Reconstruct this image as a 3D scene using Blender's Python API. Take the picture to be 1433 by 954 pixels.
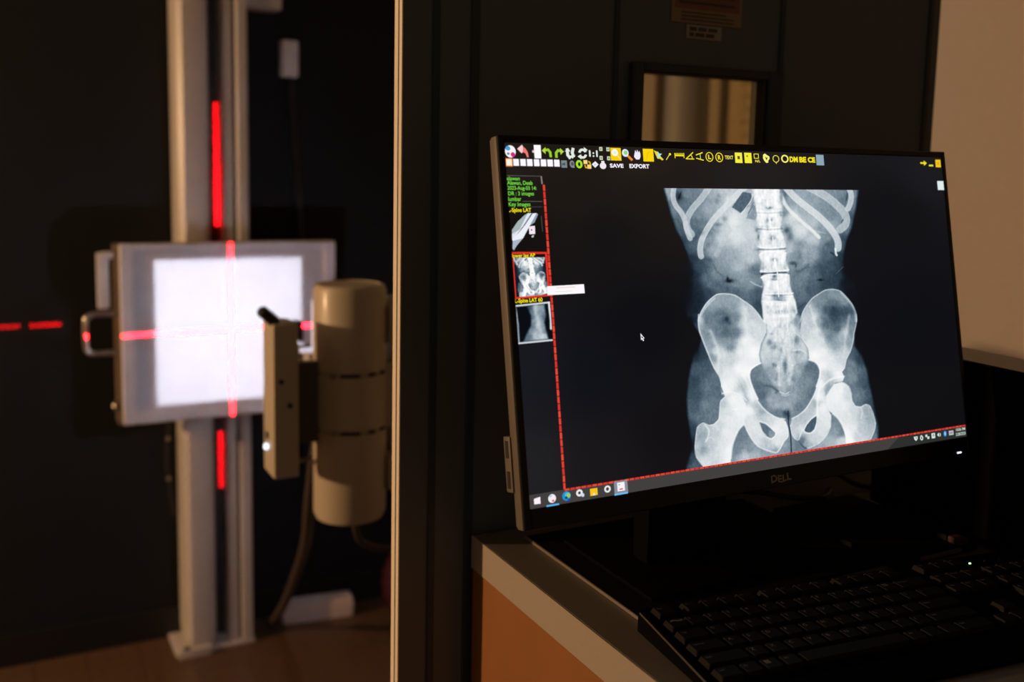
import bpy, bmesh, math, random
import numpy as np
from mathutils import Matrix, Vector, Euler

random.seed(7); rng = np.random.default_rng(7)
for o in list(bpy.data.objects): bpy.data.objects.remove(o)
scene = bpy.context.scene
COL = scene.collection
PI = math.pi
FZ = -1.548                     # floor level, measured from the camera's height (all z below are camera-relative)

# ------------------------------------------------------------------ camera
W, H, FPX, CX, CY = 1433, 954, 1401.0, 732.0, 401.0
PITCH, ROLL, YAW = math.radians(6.94), math.radians(-1.28), math.radians(28.0)
def rmat(ax, a): return np.array(Matrix.Rotation(a, 3, ax))
RR = rmat('Z', -YAW) @ rmat('X', -PITCH) @ rmat('Y', ROLL)      # columns: right, forward, up
cam_d = bpy.data.cameras.new('camera'); cam = bpy.data.objects.new('camera', cam_d); COL.objects.link(cam)
m = Matrix.Identity(4)
for i in range(3):
    m[i][0], m[i][1], m[i][2] = RR[i, 0], RR[i, 2], -RR[i, 1]
cam.matrix_world = m
cam_d.sensor_width = 36.0; cam_d.lens = FPX / W * 36.0
cam_d.shift_x = (W/2 - CX) / W; cam_d.shift_y = (CY - H/2) / W
cam_d.clip_start = 0.02
cam_d.dof.use_dof = True; cam_d.dof.focus_distance = 0.93; cam_d.dof.aperture_fstop = 4.0
scene.camera = cam

# ------------------------------------------------------------------ world, exposure, lamps
wd = bpy.data.worlds.new('world'); scene.world = wd; wd.use_nodes = True
wd.node_tree.nodes['Background'].inputs[0].default_value = (0.9, 0.75, 0.6, 1)
wd.node_tree.nodes['Background'].inputs[1].default_value = 0.004
scene.view_settings.view_transform = 'Standard'; scene.view_settings.look = 'None'
scene.view_settings.exposure = 0.0; scene.view_settings.gamma = 1.0
scene.view_settings.use_curve_mapping = False
def lamp(name, loc, power, color, radius, spot=None, direction=None):
    d = bpy.data.lights.new(name, 'SPOT' if spot else 'POINT'); d.energy = power; d.color = color
    d.shadow_soft_size = radius
    o = bpy.data.objects.new(name, d); COL.objects.link(o); o.location = loc
    if spot:
        d.spot_size = spot; d.spot_blend = 0.05
        o.rotation_euler = Vector(direction).to_track_quat('-Z', 'Y').to_euler()
    return o
# the one warm lamp that is on, in the x-ray room to the left of the frame
lamp('room_lamp', (-2.75, 2.475, 0.20), 295, (1.0, 0.60, 0.30), 0.05)

# ------------------------------------------------------------------ helpers
def s2l(c):
    c = np.asarray(c, float) / 255.0
    return np.where(c <= 0.04045, c / 12.92, ((c + 0.055) / 1.055) ** 2.4)
def rgb(*c): return tuple(s2l(c))
MATS = {}
def mat(name, c, rough=0.5, metal=0.0, c2=None, scale=20.0, bump=0.0, stretch=(1, 1, 1), coat=0.0, emit=None, estr=1.0, spec=0.5, detail=4.0):
    if name in MATS: return MATS[name]
    M = bpy.data.materials.new(name); M.use_nodes = True; nt = M.node_tree; b = nt.nodes['Principled BSDF']
    b.inputs['Roughness'].default_value = rough; b.inputs['Metallic'].default_value = metal
    b.inputs['Specular IOR Level'].default_value = spec
    b.inputs['Coat Weight'].default_value = coat; b.inputs['Coat Roughness'].default_value = 0.15
    tc = nt.nodes.new('ShaderNodeTexCoord'); mp = nt.nodes.new('ShaderNodeMapping'); nz = nt.nodes.new('ShaderNodeTexNoise')
    mp.inputs['Scale'].default_value = stretch; nz.inputs['Scale'].default_value = scale; nz.inputs['Detail'].default_value = detail
    nt.links.new(tc.outputs['Object'], mp.inputs[0]); nt.links.new(mp.outputs[0], nz.inputs['Vector'])
    mx = nt.nodes.new('ShaderNodeMix'); mx.data_type = 'RGBA'
    if c2 is None: c2 = tuple(v * 0.86 for v in c)
    mx.inputs[6].default_value = (*c, 1); mx.inputs[7].default_value = (*c2, 1)
    nt.links.new(nz.outputs['Fac'], mx.inputs[0]); nt.links.new(mx.outputs[2], b.inputs['Base Color'])
    if bump:
        bp = nt.nodes.new('ShaderNodeBump'); bp.inputs['Strength'].default_value = bump; bp.inputs['Distance'].default_value = 0.002
        nt.links.new(nz.outputs['Fac'], bp.inputs['Height']); nt.links.new(bp.outputs[0], b.inputs['Normal'])
    if emit:
        b.inputs['Emission Color'].default_value = (*emit, 1); b.inputs['Emission Strength'].default_value = estr
    MATS[name] = M; return M
def attr_mat(name):
    M = bpy.data.materials.new(name); M.use_nodes = True; nt = M.node_tree
    b = nt.nodes['Principled BSDF']; b.inputs['Base Color'].default_value = (0, 0, 0, 1); b.inputs['Roughness'].default_value = 0.5
    b.inputs['Specular IOR Level'].default_value = 0.1
    a = nt.nodes.new('ShaderNodeAttribute'); a.attribute_name = 'Col'
    nt.links.new(a.outputs['Color'], b.inputs['Emission Color']); b.inputs['Emission Strength'].default_value = 1.0
    return M
def glass_mat(name, tint):
    M = bpy.data.materials.new(name); M.use_nodes = True; nt = M.node_tree; nt.nodes.clear()
    out = nt.nodes.new('ShaderNodeOutputMaterial'); mix = nt.nodes.new('ShaderNodeMixShader')
    tr = nt.nodes.new('ShaderNodeBsdfTransparent'); tr.inputs[0].default_value = (*tint, 1)
    gl = nt.nodes.new('ShaderNodeBsdfGlossy'); gl.inputs['Roughness'].default_value = 0.03
    fr = nt.nodes.new('ShaderNodeFresnel'); fr.inputs['IOR'].default_value = 1.45
    nt.links.new(fr.outputs[0], mix.inputs[0]); nt.links.new(tr.outputs[0], mix.inputs[1]); nt.links.new(gl.outputs[0], mix.inputs[2])
    nt.links.new(mix.outputs[0], out.inputs[0]); return M

class B:
    """collects shapes; vertices in camera-relative world coordinates"""
    def __init__(s): s.bm = bmesh.new()
    def box(s, x0, x1, y0, y1, z0, z1, bev=0.0, seg=2, M=None):
        t = bmesh.new(); bmesh.ops.create_cube(t, size=1.0)
        for v in t.verts:
            v.co = Vector(((x0+x1)/2 + v.co.x*(x1-x0), (y0+y1)/2 + v.co.y*(y1-y0), (z0+z1)/2 + v.co.z*(z1-z0)))
        if bev: bmesh.ops.bevel(t, geom=t.edges[:], offset=bev, segments=seg, affect='EDGES', profile=0.7)
        s._add(t, M); return s
    def _add(s, t, M=None):
        if M is not None: bmesh.ops.transform(t, matrix=M, verts=t.verts)
        me = bpy.data.meshes.new('t'); t.to_mesh(me); t.free(); s.bm.from_mesh(me); bpy.data.meshes.remove(me)
    def lathe(s, prof, axis0=(0, 0, 0), seg=40, M=None):
        t = bmesh.new(); rings = []
        for r, z in prof:
            if r < 1e-6: rings.append([t.verts.new((0, 0, z))])
            else: rings.append([t.verts.new((r*math.cos(2*PI*k/seg), r*math.sin(2*PI*k/seg), z)) for k in range(seg)])
        for a, b in zip(rings, rings[1:]):
            for k in range(seg):
                k2 = (k+1) % seg
                if len(a) == 1 and len(b) == 1: continue
                if len(a) == 1: t.faces.new((a[0], b[k], b[k2]))
                elif len(b) == 1: t.faces.new((a[k], a[k2], b[0]))
                else: t.faces.new((a[k], a[k2], b[k2], b[k]))
        bmesh.ops.translate(t, verts=t.verts, vec=Vector(axis0)); bmesh.ops.recalc_face_normals(t, faces=t.faces)
        s._add(t, M); return s
    def cyl(s, p0, p1, r, seg=20, bev=0.0, r1=None, M=None):
        p0, p1 = Vector(p0), Vector(p1); L = (p1-p0).length; r1 = r if r1 is None else r1
        q = (p1-p0).to_track_quat('Z', 'Y').to_matrix().to_4x4(); q.translation = p0
        b = min(bev, r*0.5)
        prof = [(0, 0), (r-b, 0), (r, b), (r1, L-b), (r1-b, L), (0, L)] if b else [(0, 0), (r, 0), (r1, L), (0, L)]
        return s.lathe(prof, seg=seg, M=(q if M is None else M @ q))
    def tube(s, pts, r, seg=12, smooth=6, closed=False, M=None):
        P = [Vector(p) for p in pts]
        if smooth:
            Q = []
            n = len(P)
            for i in range(n-1):
                a, b, c, d = P[max(i-1, 0)], P[i], P[i+1], P[min(i+2, n-1)]
                for k in range(smooth):
                    t = k/smooth
                    Q.append(0.5*((2*b)+(c-a)*t+(2*a-5*b+4*c-d)*t*t+(3*b-a-3*c+d)*t**3))
            Q.append(P[-1]); P = Q
        t = bmesh.new(); rings = []; up = None
        for i, p in enumerate(P):
            d = (P[min(i+1, len(P)-1)] - P[max(i-1, 0)]).normalized()
            if up is None: up = d.orthogonal().normalized()
            up = (up - d*up.dot(d)).normalized(); sd = d.cross(up)
            rings.append([t.verts.new(p + r*(math.cos(2*PI*k/seg)*up + math.sin(2*PI*k/seg)*sd)) for k in range(seg)])
        for a, b in zip(rings, rings[1:]):
            for k in range(seg): t.faces.new((a[k], a[(k+1) % seg], b[(k+1) % seg], b[k]))
        t.faces.new(rings[0][::-1]); t.faces.new(rings[-1])
        bmesh.ops.recalc_face_normals(t, faces=t.faces)
        s._add(t, M); return s
    def prism(s, poly, y0, y1, M=None, axis='Y'):
        """outline in (x, z) extruded along y (axis Y) or outline in (x, y) extruded along z"""
        t = bmesh.new()
        f = (lambda a, b, c: (a, c, b)) if axis == 'Y' else (lambda a, b, c: (a, b, c))
        A = [t.verts.new(f(a, b, y0)) for a, b in poly]; C = [t.verts.new(f(a, b, y1)) for a, b in poly]
        t.faces.new(A); t.faces.new(C[::-1])
        for i in range(len(A)): t.faces.new((A[i], C[i], C[(i+1) % len(A)], A[(i+1) % len(A)]))
        bmesh.ops.recalc_face_normals(t, faces=t.faces); s._add(t, M); return s
    def mesh(s, name):
        me = bpy.data.meshes.new(name); s.bm.to_mesh(me); s.bm.free(); return me
def put(name, me, material, parent=None, loc=None, smooth=True, rotz=0.0):
    o = bpy.data.objects.new(name, me); COL.objects.link(o)
    if material is not None and not me.materials: me.materials.append(material)
    if smooth and len(me.polygons):
        me.polygons.foreach_set('use_smooth', [True]*len(me.polygons))
        md = None
        try: me.set_sharp_from_angle(angle=math.radians(35))
        except Exception: pass
    if parent is not None:
        o.parent = parent
    if loc is not None: o.location = loc; o.rotation_euler = (0, 0, rotz)
    return o
def wpos(o):
    p = Vector((0, 0, 0))
    while o is not None: p += Vector(o.location); o = o.parent
    return p
def part(name, b, material, parent=None, smooth=True):
    me = b.mesh(name)
    if parent is not None:
        p = wpos(parent); me.transform(Matrix.Translation(-p))
    return put(name, me, material, parent, smooth=smooth)
def solo(name, b, material, label, cat, base, group=None, smooth=True):
    """a thing that is one mesh: origin at its base"""
    me = b.mesh(name); me.transform(Matrix.Translation(-Vector(base)))
    o = put(name, me, material, None, loc=base, smooth=smooth); tag(o, label, cat, group); return o
def thing(name, loc, label, cat, group=None):
    o = bpy.data.objects.new(name, None); COL.objects.link(o); o.location = loc; o.empty_display_size = 0.05
    tag(o, label, cat, group); return o
def tag(o, label, cat, group=None):
    o['label'] = label; o['category'] = cat
    if group: o['group'] = group
def struct(name, b, material, smooth=False):
    o = part(name, b, material, None, smooth=smooth); o['kind'] = 'structure'; return o

# ------------------------------------------------------------------ room shell
YB, XR, XL, YF, ZC = 3.27, 2.2, -2.9, -1.7, 1.05
m_dark = mat('dark_wall_paint', (0.0115, 0.0125, 0.0135), 0.65, c2=(0.0095, 0.0105, 0.0115), scale=6, bump=0.05, spec=0.2)
m_beige = mat('beige_wall_paint', (0.60, 0.53, 0.47), 0.7, c2=(0.56, 0.49, 0.43), scale=40, bump=0.12, spec=0.2)
m_ceil = mat('ceiling_paint', (0.24, 0.25, 0.26), 0.8, scale=30)
m_plank = mat('floor_plank', (0.13, 0.068, 0.032), 0.42, c2=(0.05, 0.026, 0.013), scale=7, stretch=(9, 0.8, 1), bump=0.1)
m_sub = mat('floor_base', (0.03, 0.02, 0.015), 0.8)
m_base = mat('black_baseboard', (0.006, 0.006, 0.006), 0.5)
fl = struct('floor', B().box(XL, XR, YF, YB, FZ-0.06, FZ-0.004), m_sub)
struct('wall_back', B().box(XL, XR+0.1, YB, YB+0.1, FZ-0.06, ZC), m_dark)
struct('wall_right', B().box(XR, XR+0.1, YF, YB, FZ-0.06, ZC), m_beige)
struct('wall_left', B().box(XL-0.1, XL, YF, YB+0.1, FZ-0.06, ZC), m_dark)
struct('wall_front', B().box(XL-0.1, XR+0.1, YF-0.1, YF, FZ-0.06, ZC), mat('grey_wall_paint', (0.34, 0.40, 0.48), 0.7, scale=30, spec=0.2))
struct('ceiling', B().box(XL-0.1, XR+0.1, YF-0.1, YB+0.1, ZC, ZC+0.08), m_ceil)
struct('baseboard_back', B().box(XL, XR, YB-0.014, YB, FZ, FZ+0.10, 0.004), m_base)
struct('baseboard_right', B().box(XR-0.014, XR, YF, YB-0.014, FZ, FZ+0.10, 0.004), m_base)
# floor boards, one object each, sharing one mesh
pw, pl = 0.148, 1.22
pm_ = B().box(-pw/2+0.001, pw/2-0.001, -pl/2+0.001, pl/2-0.001, -0.006, 0.0, 0.0012, 1).mesh('plank'); pm_.materials.append(m_plank)
for i in range(int((XR-XL)/pw)):
    x = XL + pw*(i+0.5); y0 = YB - 0.002 - ((i*0.43) % pl) - 0.15
    edges = [YB-0.002]
    while edges[-1] > YF+0.002: edges.append(max(y0, YF+0.002)); y0 -= pl
    for a, b in zip(edges, edges[1:]):
        if a-b < 0.01: continue
        o = put('plank', pm_, None, fl, (x, (a+b)/2, FZ)); o.scale = (1, (a-b)/pl, 1)

# ------------------------------------------------------------------ pixel helpers for the flat screen
def ray(px, py): return RR @ np.array([(px-CX)/FPX, 1.0, -(py-CY)/FPX])
MC = Vector((0.640, 0.7176, -0.129))
MM = Matrix.Translation(MC) @ Matrix.Rotation(math.radians(1.0), 4, 'Z') @ Matrix.Rotation(math.radians(-11.0), 4, 'X')
MI = np.array(MM.inverted()); MA = np.array(MM)
def scr(px, py):
    """photograph pixel -> (u, v) metres on the screen plane, from its centre"""
    o = MI @ np.array([0, 0, 0, 1.0]); d = MI[:3, :3] @ ray(px, py)
    t = -o[1] / d[1]; return np.array([o[0] + t*d[0], o[2] + t*d[2]])
def unscr(u, v):
    P = MA[:3, :3] @ np.stack([u, np.zeros_like(u), v]) + MA[:3, 3:4]
    q = RR.T @ P
    return CX + FPX*q[0]/q[1], CY - FPX*q[2]/q[1]

# ------------------------------------------------------------------ radiograph painter
def seg_dist(px, py, P, closed):
    best = np.full(px.shape, 1e9); n = len(P)
    for i in range(n if closed else n-1):
        ax, ay = P[i]; bx, by = P[(i+1) % n]; dx, dy = bx-ax, by-ay
        t = np.clip(((px-ax)*dx+(py-ay)*dy)/(dx*dx+dy*dy+1e-9), 0, 1)
        best = np.minimum(best, (px-ax-t*dx)**2+(py-ay-t*dy)**2)
    return np.sqrt(best)
def inside(px, py, P):
    r = np.zeros(px.shape, bool); n = len(P)
    for i in range(n):
        x0, y0 = P[i]; x1, y1 = P[(i+1) % n]
        if y0 == y1: continue
        c = ((y0 > py) != (y1 > py)) & (px < (x1-x0)*(py-y0)/(y1-y0)+x0); r ^= c
    return r
def spl(P, k=4, closed=False):
    P = np.array(P, float); n = len(P); Q = []
    for i in range(n if closed else n-1):
        if closed: a, b, c, d = P[(i-1) % n], P[i], P[(i+1) % n], P[(i+2) % n]
        else: a, b, c, d = P[max(i-1, 0)], P[i], P[i+1], P[min(i+2, n-1)]
        for j in range(k):
            t = j/k; Q.append(0.5*((2*b)+(c-a)*t+(2*a-5*b+4*c-d)*t*t+(3*b-a-3*c+d)*t**3))
    if not closed: Q.append(P[-1])
    return np.array(Q)
def tile(x0, y0, s): return lambda pts: [(x0+p[0]/s, y0+p[1]/s)+tuple(p[2:]) for p in pts]
T1, T2 = tile(920, 255, 8.956), tile(1060, 255, 8.956)
T3, T4 = tile(940, 350, 8.956), tile(1060, 350, 8.956)
T5, T6 = tile(940, 440, 7.95), tile(1080, 440, 7.95)
T7, T8 = tile(940, 540, 7.3375), tile(1080, 530, 7.95)
class Film:
    def __init__(s, x, y): s.x, s.y = x, y; s.v = np.zeros(x.shape)
    def idw(s, pts, sel):
        x, y = s.x[sel], s.y[sel]; num = np.zeros(x.shape); den = np.zeros(x.shape)
        for a, b, c in pts:
            w = 1.0/((x-a)**2+(y-b)**2+12.0)**1.6; num += w*c; den += w
        return num/den
    def lay(s, P, val, soft=2.0, alpha=1.0):
        P = np.array([p[:2] for p in P]); mg = soft*2+1
        sel = np.nonzero((s.x > P[:, 0].min()-mg) & (s.x < P[:, 0].max()+mg) & (s.y > P[:, 1].min()-mg) & (s.y < P[:, 1].max()+mg))[0]
        if not len(sel): return
        d = seg_dist(s.x[sel], s.y[sel], P, True); d = np.where(inside(s.x[sel], s.y[sel], P), d, -d)
        a = np.clip(d/(2*soft)+0.5, 0, 1); a = a*a*(3-2*a)*alpha
        v = s.idw(val, sel) if isinstance(val, list) else val
        s.v[sel] = s.v[sel]*(1-a)+v*a
    def line(s, P, w, val, soft=1.0, alpha=1.0, curve=True, mode='mix'):
        P = spl(P, 4) if curve and len(P) > 2 else np.array(P, float); mg = w+soft*2
        sel = np.nonzero((s.x > P[:, 0].min()-mg) & (s.x < P[:, 0].max()+mg) & (s.y > P[:, 1].min()-mg) & (s.y < P[:, 1].max()+mg))[0]
        if not len(sel): return
        d = w/2-seg_dist(s.x[sel], s.y[sel], P, False); a = np.clip(d/(2*soft)+0.5, 0, 1); a = a*a*(3-2*a)*alpha
        s.v[sel] = s.v[sel]*(1-a)+val*a if mode == 'mix' else s.v[sel]+val*a
    def blob(s, cx, cy, rx, ry, val, alpha=1.0, p=2.0):
        d = ((s.x-cx)/rx)**2+((s.y-cy)/ry)**2; a = alpha*np.exp(-d**(p/2)*0.9); s.v = s.v*(1-a)+val*a
def noise2(x, y, sc, seed):
    r = np.random.default_rng(seed); g = r.random((257, 257)); X, Y = x/sc+40, y/sc+40
    i, j = np.floor(X).astype(int) % 256, np.floor(Y).astype(int) % 256; fx, fy = X-np.floor(X), Y-np.floor(Y)
    fx, fy = fx*fx*(3-2*fx), fy*fy*(3-2*fy)
    return (g[i, j]*(1-fx)+g[i+1, j]*fx)*(1-fy)+(g[i, j+1]*(1-fx)+g[i+1, j+1]*fx)*fy-0.5
def radiograph(x, y):
    f = Film(x, y)
    soft = (T1([(120,150,165),(150,350,125),(240,560,95),(320,760,70),(400,850,85),(270,180,60),(350,150,130),(330,300,112),(480,180,122),(520,400,135),(480,520,110),(650,330,158),(750,200,165),(850,120,185),(900,200,205),(600,620,115),(640,760,148),(850,450,200),(950,480,225),(800,700,195),(1000,700,216),(1150,650,205),(720,850,168),(1150,850,188),(430,700,88),(470,800,100),(950,620,215)])
      + T2([(330,120,110),(420,230,150),(550,350,168),(700,500,182),(800,560,148),(550,110,158),(700,220,148),(850,330,138),(950,430,132),(1020,480,145),(1000,160,135),(1080,230,118),(950,540,160),(1100,560,112),(1180,450,88),(1220,250,118),(450,420,215),(550,600,212),(700,720,190),(850,680,138),(900,800,100),(1080,720,75),(600,850,165),(400,850,180),(330,330,150)])
      + T3([(250,100,55),(240,300,24),(230,450,28),(240,700,36),(330,200,74),(420,350,104),(550,300,132),(480,430,112),(300,450,44),(350,550,40),(300,320,52),(290,620,40),(650,150,148),(750,80,160),(850,200,175),(1000,100,190),(900,350,148),(820,420,132),(1050,250,112),(1000,420,138),(1080,520,92),(950,600,105),(800,520,96),(1080,700,72),(600,480,100),(450,520,66),(200,600,26),(200,200,28)])
      + T4([(450,60,138),(600,100,150),(700,60,150),(600,300,128),(500,420,122),(700,300,106),(800,200,84),(900,200,80),(1000,300,62),(950,400,66),(1100,420,30),(1150,550,20),(1250,620,13),(700,420,96),(550,520,116),(520,600,106),(650,500,90),(500,700,86),(850,420,70),(1050,100,60),(1000,180,66),(850,60,100),(1120,250,20)])
      + T5([(260,450,48),(330,600,90),(230,750,70),(400,800,112),(480,700,108),(450,560,86),(370,420,66),(250,900,80),(900,700,122),(960,800,112),(1000,900,100),(1050,700,135)])
      + T6([(450,600,112),(480,700,116),(400,750,132),(420,850,118),(300,850,140),(150,900,150),(250,950,145),(880,560,128),(900,700,138),(1000,700,92),(980,500,66),(1050,800,76),(930,420,92)])
      + T7([(230,200,90),(350,200,124),(430,300,118),(300,330,112),(200,450,62),(215,600,36),(190,780,60),(230,810,100),(700,520,122),(670,650,128),(800,650,140),(760,720,190),(850,720,172),(960,700,150),(1000,150,160),(1080,200,165),(950,180,118),(1100,280,120)])
      + T8([(60,250,150),(250,200,155),(350,150,128),(300,300,118),(60,380,116),(430,170,112),(170,300,165),(720,470,128),(700,600,150),(780,600,122),(650,700,172),(780,690,205),(560,720,160),(950,180,130),(1000,150,112),(1080,150,86),(1100,260,74),(900,240,122),(1150,350,60),(230,740,138),(120,740,150),(290,740,116)]))
    body = (T1([(72,20),(78,70),(112,185),(162,375),(232,595),(292,705),(372,896)]) + T3([(205,150),(215,300),(205,450),(188,600),(172,740),(190,860),(240,890)])
      + T5([(330,250),(300,350),(240,440),(205,600),(180,720),(165,954)]) + T7([(160,300),(190,500),(200,650),(150,820),(140,900),(600,900),(1174,760)])
      + T8([(600,860),(1180,720),(1185,530),(1170,450),(1140,300),(1080,30)]) + T6([(1060,620),(1000,450),(920,350),(920,200)])
      + T4([(1240,760),(1290,600),(1230,450),(1110,270),(1085,150),(1090,0)]) + T2([(1120,720),(1182,560),(1232,330),(1264,95),(1268,20)]))
    f.lay(body, soft, soft=3.2)
    for a in T3([(170,420,70,200,14),(165,640,60,120,18),(215,880,60,50,12),(190,200,40,120,22)])+T4([(1330,600,110,120,10),(1180,330,90,120,14),(1130,150,60,120,16),(1270,760,50,80,8)])+T5([(250,380,60,60,12)])+T6([(1010,380,60,80,14)]):
        f.blob(a[0], a[1], a[2]/8.5, a[3]/8.5, a[4], 0.9)
    # left half of the pelvis
    ilL = (T3([(330,896),(335,860),(370,760),(430,660),(500,590),(570,547),(680,540),(790,560),(900,630),(1000,700),(1080,790),(1140,880)])
      + T5([(1045,60),(1050,200),(990,330),(970,450),(985,540),(930,570),(880,610),(860,670),(870,740),(910,850),(955,940)])
      + T7([(880,150),(960,250),(1070,320),(1160,345)]) + T8([(100,430),(150,470),(180,560),(182,640),(130,700),(90,780),(55,822)])
      + T7([(1000,670),(890,625),(820,550),(770,460),(745,390),(690,300),(600,160),(545,105),(510,60),(505,0)])
      + T5([(590,905),(550,850),(545,760),(530,690),(470,600),(400,440),(340,290),(300,180),(290,80),(300,0)]))
    vL = (T5([(315,60,185),(400,60,118),(600,60,86),(600,200,104),(480,180,118),(700,200,112),(640,350,135),(380,200,138),(430,330,150),(800,100,200),(820,300,236),(900,100,214),(960,180,210),(780,420,230),(900,420,247),(560,450,215),(650,520,196),(500,420,205),(450,480,138),(620,640,226),(750,600,242),(830,640,247),(800,760,200),(660,760,236),(600,820,242),(780,820,188),(850,900,226),(900,900,242),(520,620,200)])
      + T3([(450,700,150),(600,650,156),(750,700,150),(900,730,186),(620,800,112),(800,850,128),(430,830,122),(950,850,188),(1050,850,192)])
      + T7([(700,80,220),(760,130,160),(830,100,228),(870,200,185),(920,260,160),(800,250,238),(840,400,222),(900,480,218),(880,560,212),(960,600,185),(1040,620,185),(1100,560,218),(1120,420,224),(1000,340,208),(1060,660,150),(950,330,190)])
      + T8([(60,560,236),(120,520,226),(50,720,226)]))
    f.lay(ilL, vL, soft=0.8)
    ilR = (T4([(1245,896),(1235,780),(1190,680),(1120,590),(1040,510),(950,485),(850,495),(760,545),(680,600),(610,690),(560,780),(535,896)])
      + T6([(330,60),(310,200),(350,300),(400,370),(410,430),(415,500),(470,515),(510,550),(535,620),(530,700),(500,800)])
      + T8([(480,150),(430,250),(370,340),(300,400),(222,440),(205,520),(215,600),(250,660),(300,685),(340,735),(390,765),(440,755),(540,700),(610,620),(650,530),(655,400),(640,370),(600,250)])
      + T6([(700,760),(790,740),(805,690),(780,640),(810,600),(830,500),(880,400),(910,280),(915,210),(935,130),(945,60),(940,0)]))
    vR = (T6([(900,60,118),(880,200,128),(860,320,150),(700,60,78),(720,150,95),(600,100,98),(640,250,130),(700,330,150),(760,250,160),(820,200,190),(810,400,186),(780,480,202),(520,60,160),(480,200,218),(540,300,216),(380,100,196),(380,220,200),(440,330,222),(560,420,236),(640,500,226),(480,450,247),(560,560,242),(700,600,226),(620,680,188),(560,700,218),(740,660,238),(620,800,160),(540,800,238)])
      + T4([(800,560,130),(950,560,140),(1080,620,140),(950,680,112),(780,650,135),(950,780,66),(1100,780,82),(1180,800,108),(870,750,92),(820,850,116),(650,750,180),(620,850,190),(720,850,216)])
      + T8([(560,60,232),(620,90,165),(520,200,237),(480,280,165),(560,330,237),(440,330,190),(340,430,180),(270,500,185),(320,550,216),(250,620,200),(430,660,202),(380,700,158),(540,600,218),(600,450,222),(520,640,202),(340,690,105),(580,400,226)]))
    f.lay(ilR, vR, soft=0.8)
    f.lay(T7([(900,370),(960,390),(1010,430),(1060,480),(1055,510),(1020,535),(980,520),(930,460)]), 112, 0.8)
    f.lay(T7([(1000,450),(1050,470),(1058,505),(1020,535),(995,510)]), 175, 1.2, 0.5)
    f.lay(T8([(500,410),(490,500),(470,560),(430,597),(380,592),(358,575),(390,510),(440,450)]), 92, 0.8)
    f.line(T7([(895,360),(960,380),(1010,420),(1065,475),(1060,515),(1020,545),(975,525)]), 1.6, 238, 0.8, 0.7)
    f.line(T8([(495,400),(440,440),(385,505),(352,575)]), 1.6, 235, 0.8, 0.7)
    f.line(T8([(360,580),(380,600),(430,605),(478,565),(498,500)]), 1.8, 240, 0.8, 0.7)
    # pelvic rims
    f.line(T3([(332,880),(345,830),(375,760),(435,665),(505,597),(575,553),(680,547),(790,566),(900,636),(1000,706),(1080,796),(1138,885)]), 1.6, 216, 0.7, 0.85)
    f.line(T3([(345,890),(360,820),(400,750),(460,670),(540,600)]), 3.0, 205, 1.3, 0.6)
    f.line(T5([(298,0),(296,80),(308,180),(345,285),(400,425),(470,590),(528,685),(550,760)]), 1.8, 222, 0.8, 0.75)
    f.line(T5([(430,180),(480,300),(510,390),(520,470),(515,620)]), 3.4, 244, 2.6, 0.42)
    f.line(T5([(815,-60),(830,120),(840,240),(840,420)]), 6.0, 238, 4.5, 0.6)
    f.line(T5([(985,540),(925,572),(878,612),(862,670),(872,740),(912,850),(955,940)]), 2.4, 250, 1.0, 0.85)
    f.line(T7([(820,20),(880,150),(960,250),(1070,322),(1160,340)]), 2.0, 235, 1.0, 0.7)
    f.line(T5([(560,880),(620,860),(700,870),(770,900),(830,954)]), 2.0, 246, 1.2, 0.7)
    f.line(T5([(740,600),(800,690),(850,780),(880,880),(900,954)]), 3.0, 250, 2.0, 0.5)
    f.line(T7([(745,395),(780,470),(825,550),(890,620),(1000,668),(1070,685)]), 1.8, 235, 0.9, 0.7)
    f.line(T8([(60,815),(95,770),(135,695),(178,640),(176,560),(150,480)]), 1.6, 245, 0.9, 0.7)
    f.line(T4([(538,890),(563,785),(614,695),(684,606),(764,551),(850,501),(950,491),(1040,517),(1118,596),(1185,684),(1229,784),(1238,890)]), 1.4, 205, 0.7, 0.8)
    f.line(T4([(1050,540),(1130,620),(1190,700),(1222,800),(1232,890)]), 2.6, 190, 1.3, 0.6)
    f.line(T4([(655,700),(685,800),(712,905)])+T6([(480,90),(520,180)]), 2.6, 238, 2.2, 0.45)
    f.line(T6([(862,-20),(842,120),(822,220),(812,320),(800,480)]), 2.8, 224, 2.2, 0.42)
    f.line(T6([(415,503),(470,520),(512,556),(537,620),(530,700),(498,800)]), 2.4, 250, 1.0, 0.85)
    f.line(T8([(525,10),(482,150),(432,250),(372,340),(300,400),(225,442)]), 1.8, 232, 0.9, 0.75)
    f.line(T8([(550,20),(525,120),(510,230),(505,330),(508,420)]), 3.0, 248, 1.6, 0.7)
    f.line(T6([(940,0),(943,60),(932,130),(912,215),(907,280),(876,400),(828,500),(808,600)]), 1.4, 210, 0.8, 0.7)
    f.line(T6([(560,800),(640,730),(720,700),(800,690)]), 2.4, 245, 1.2, 0.7)
    f.line(T8([(208,520),(218,600),(252,660),(300,688),(342,735),(392,768),(440,757),(540,703),(610,622),(650,530),(656,410)]), 1.4, 236, 0.8, 0.65)
    f.line(T8([(345,560),(310,640),(300,680)]), 1.6, 240, 0.8, 0.6)
    # femurs
    f.lay(T7([(545,110),(590,80),(660,75),(720,110),(760,180),(770,280),(740,390),(690,440),(650,520),(615,620),(605,740),(606,900),(330,900),(320,825),(250,730),(235,620),(250,480),(260,420),(320,375),(380,400),(430,390),(480,340),(490,250),(500,150)]),
      T7([(640,160,238),(700,250,238),(560,250,216),(590,350,226),(500,400,205),(560,480,230),(450,500,195),(320,440,172),(300,520,158),(310,650,148),(400,600,190),(520,620,216),(590,650,238),(440,740,206),(360,780,212),(520,200,182),(270,640,190),(600,740,240)]), 0.8)
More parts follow.
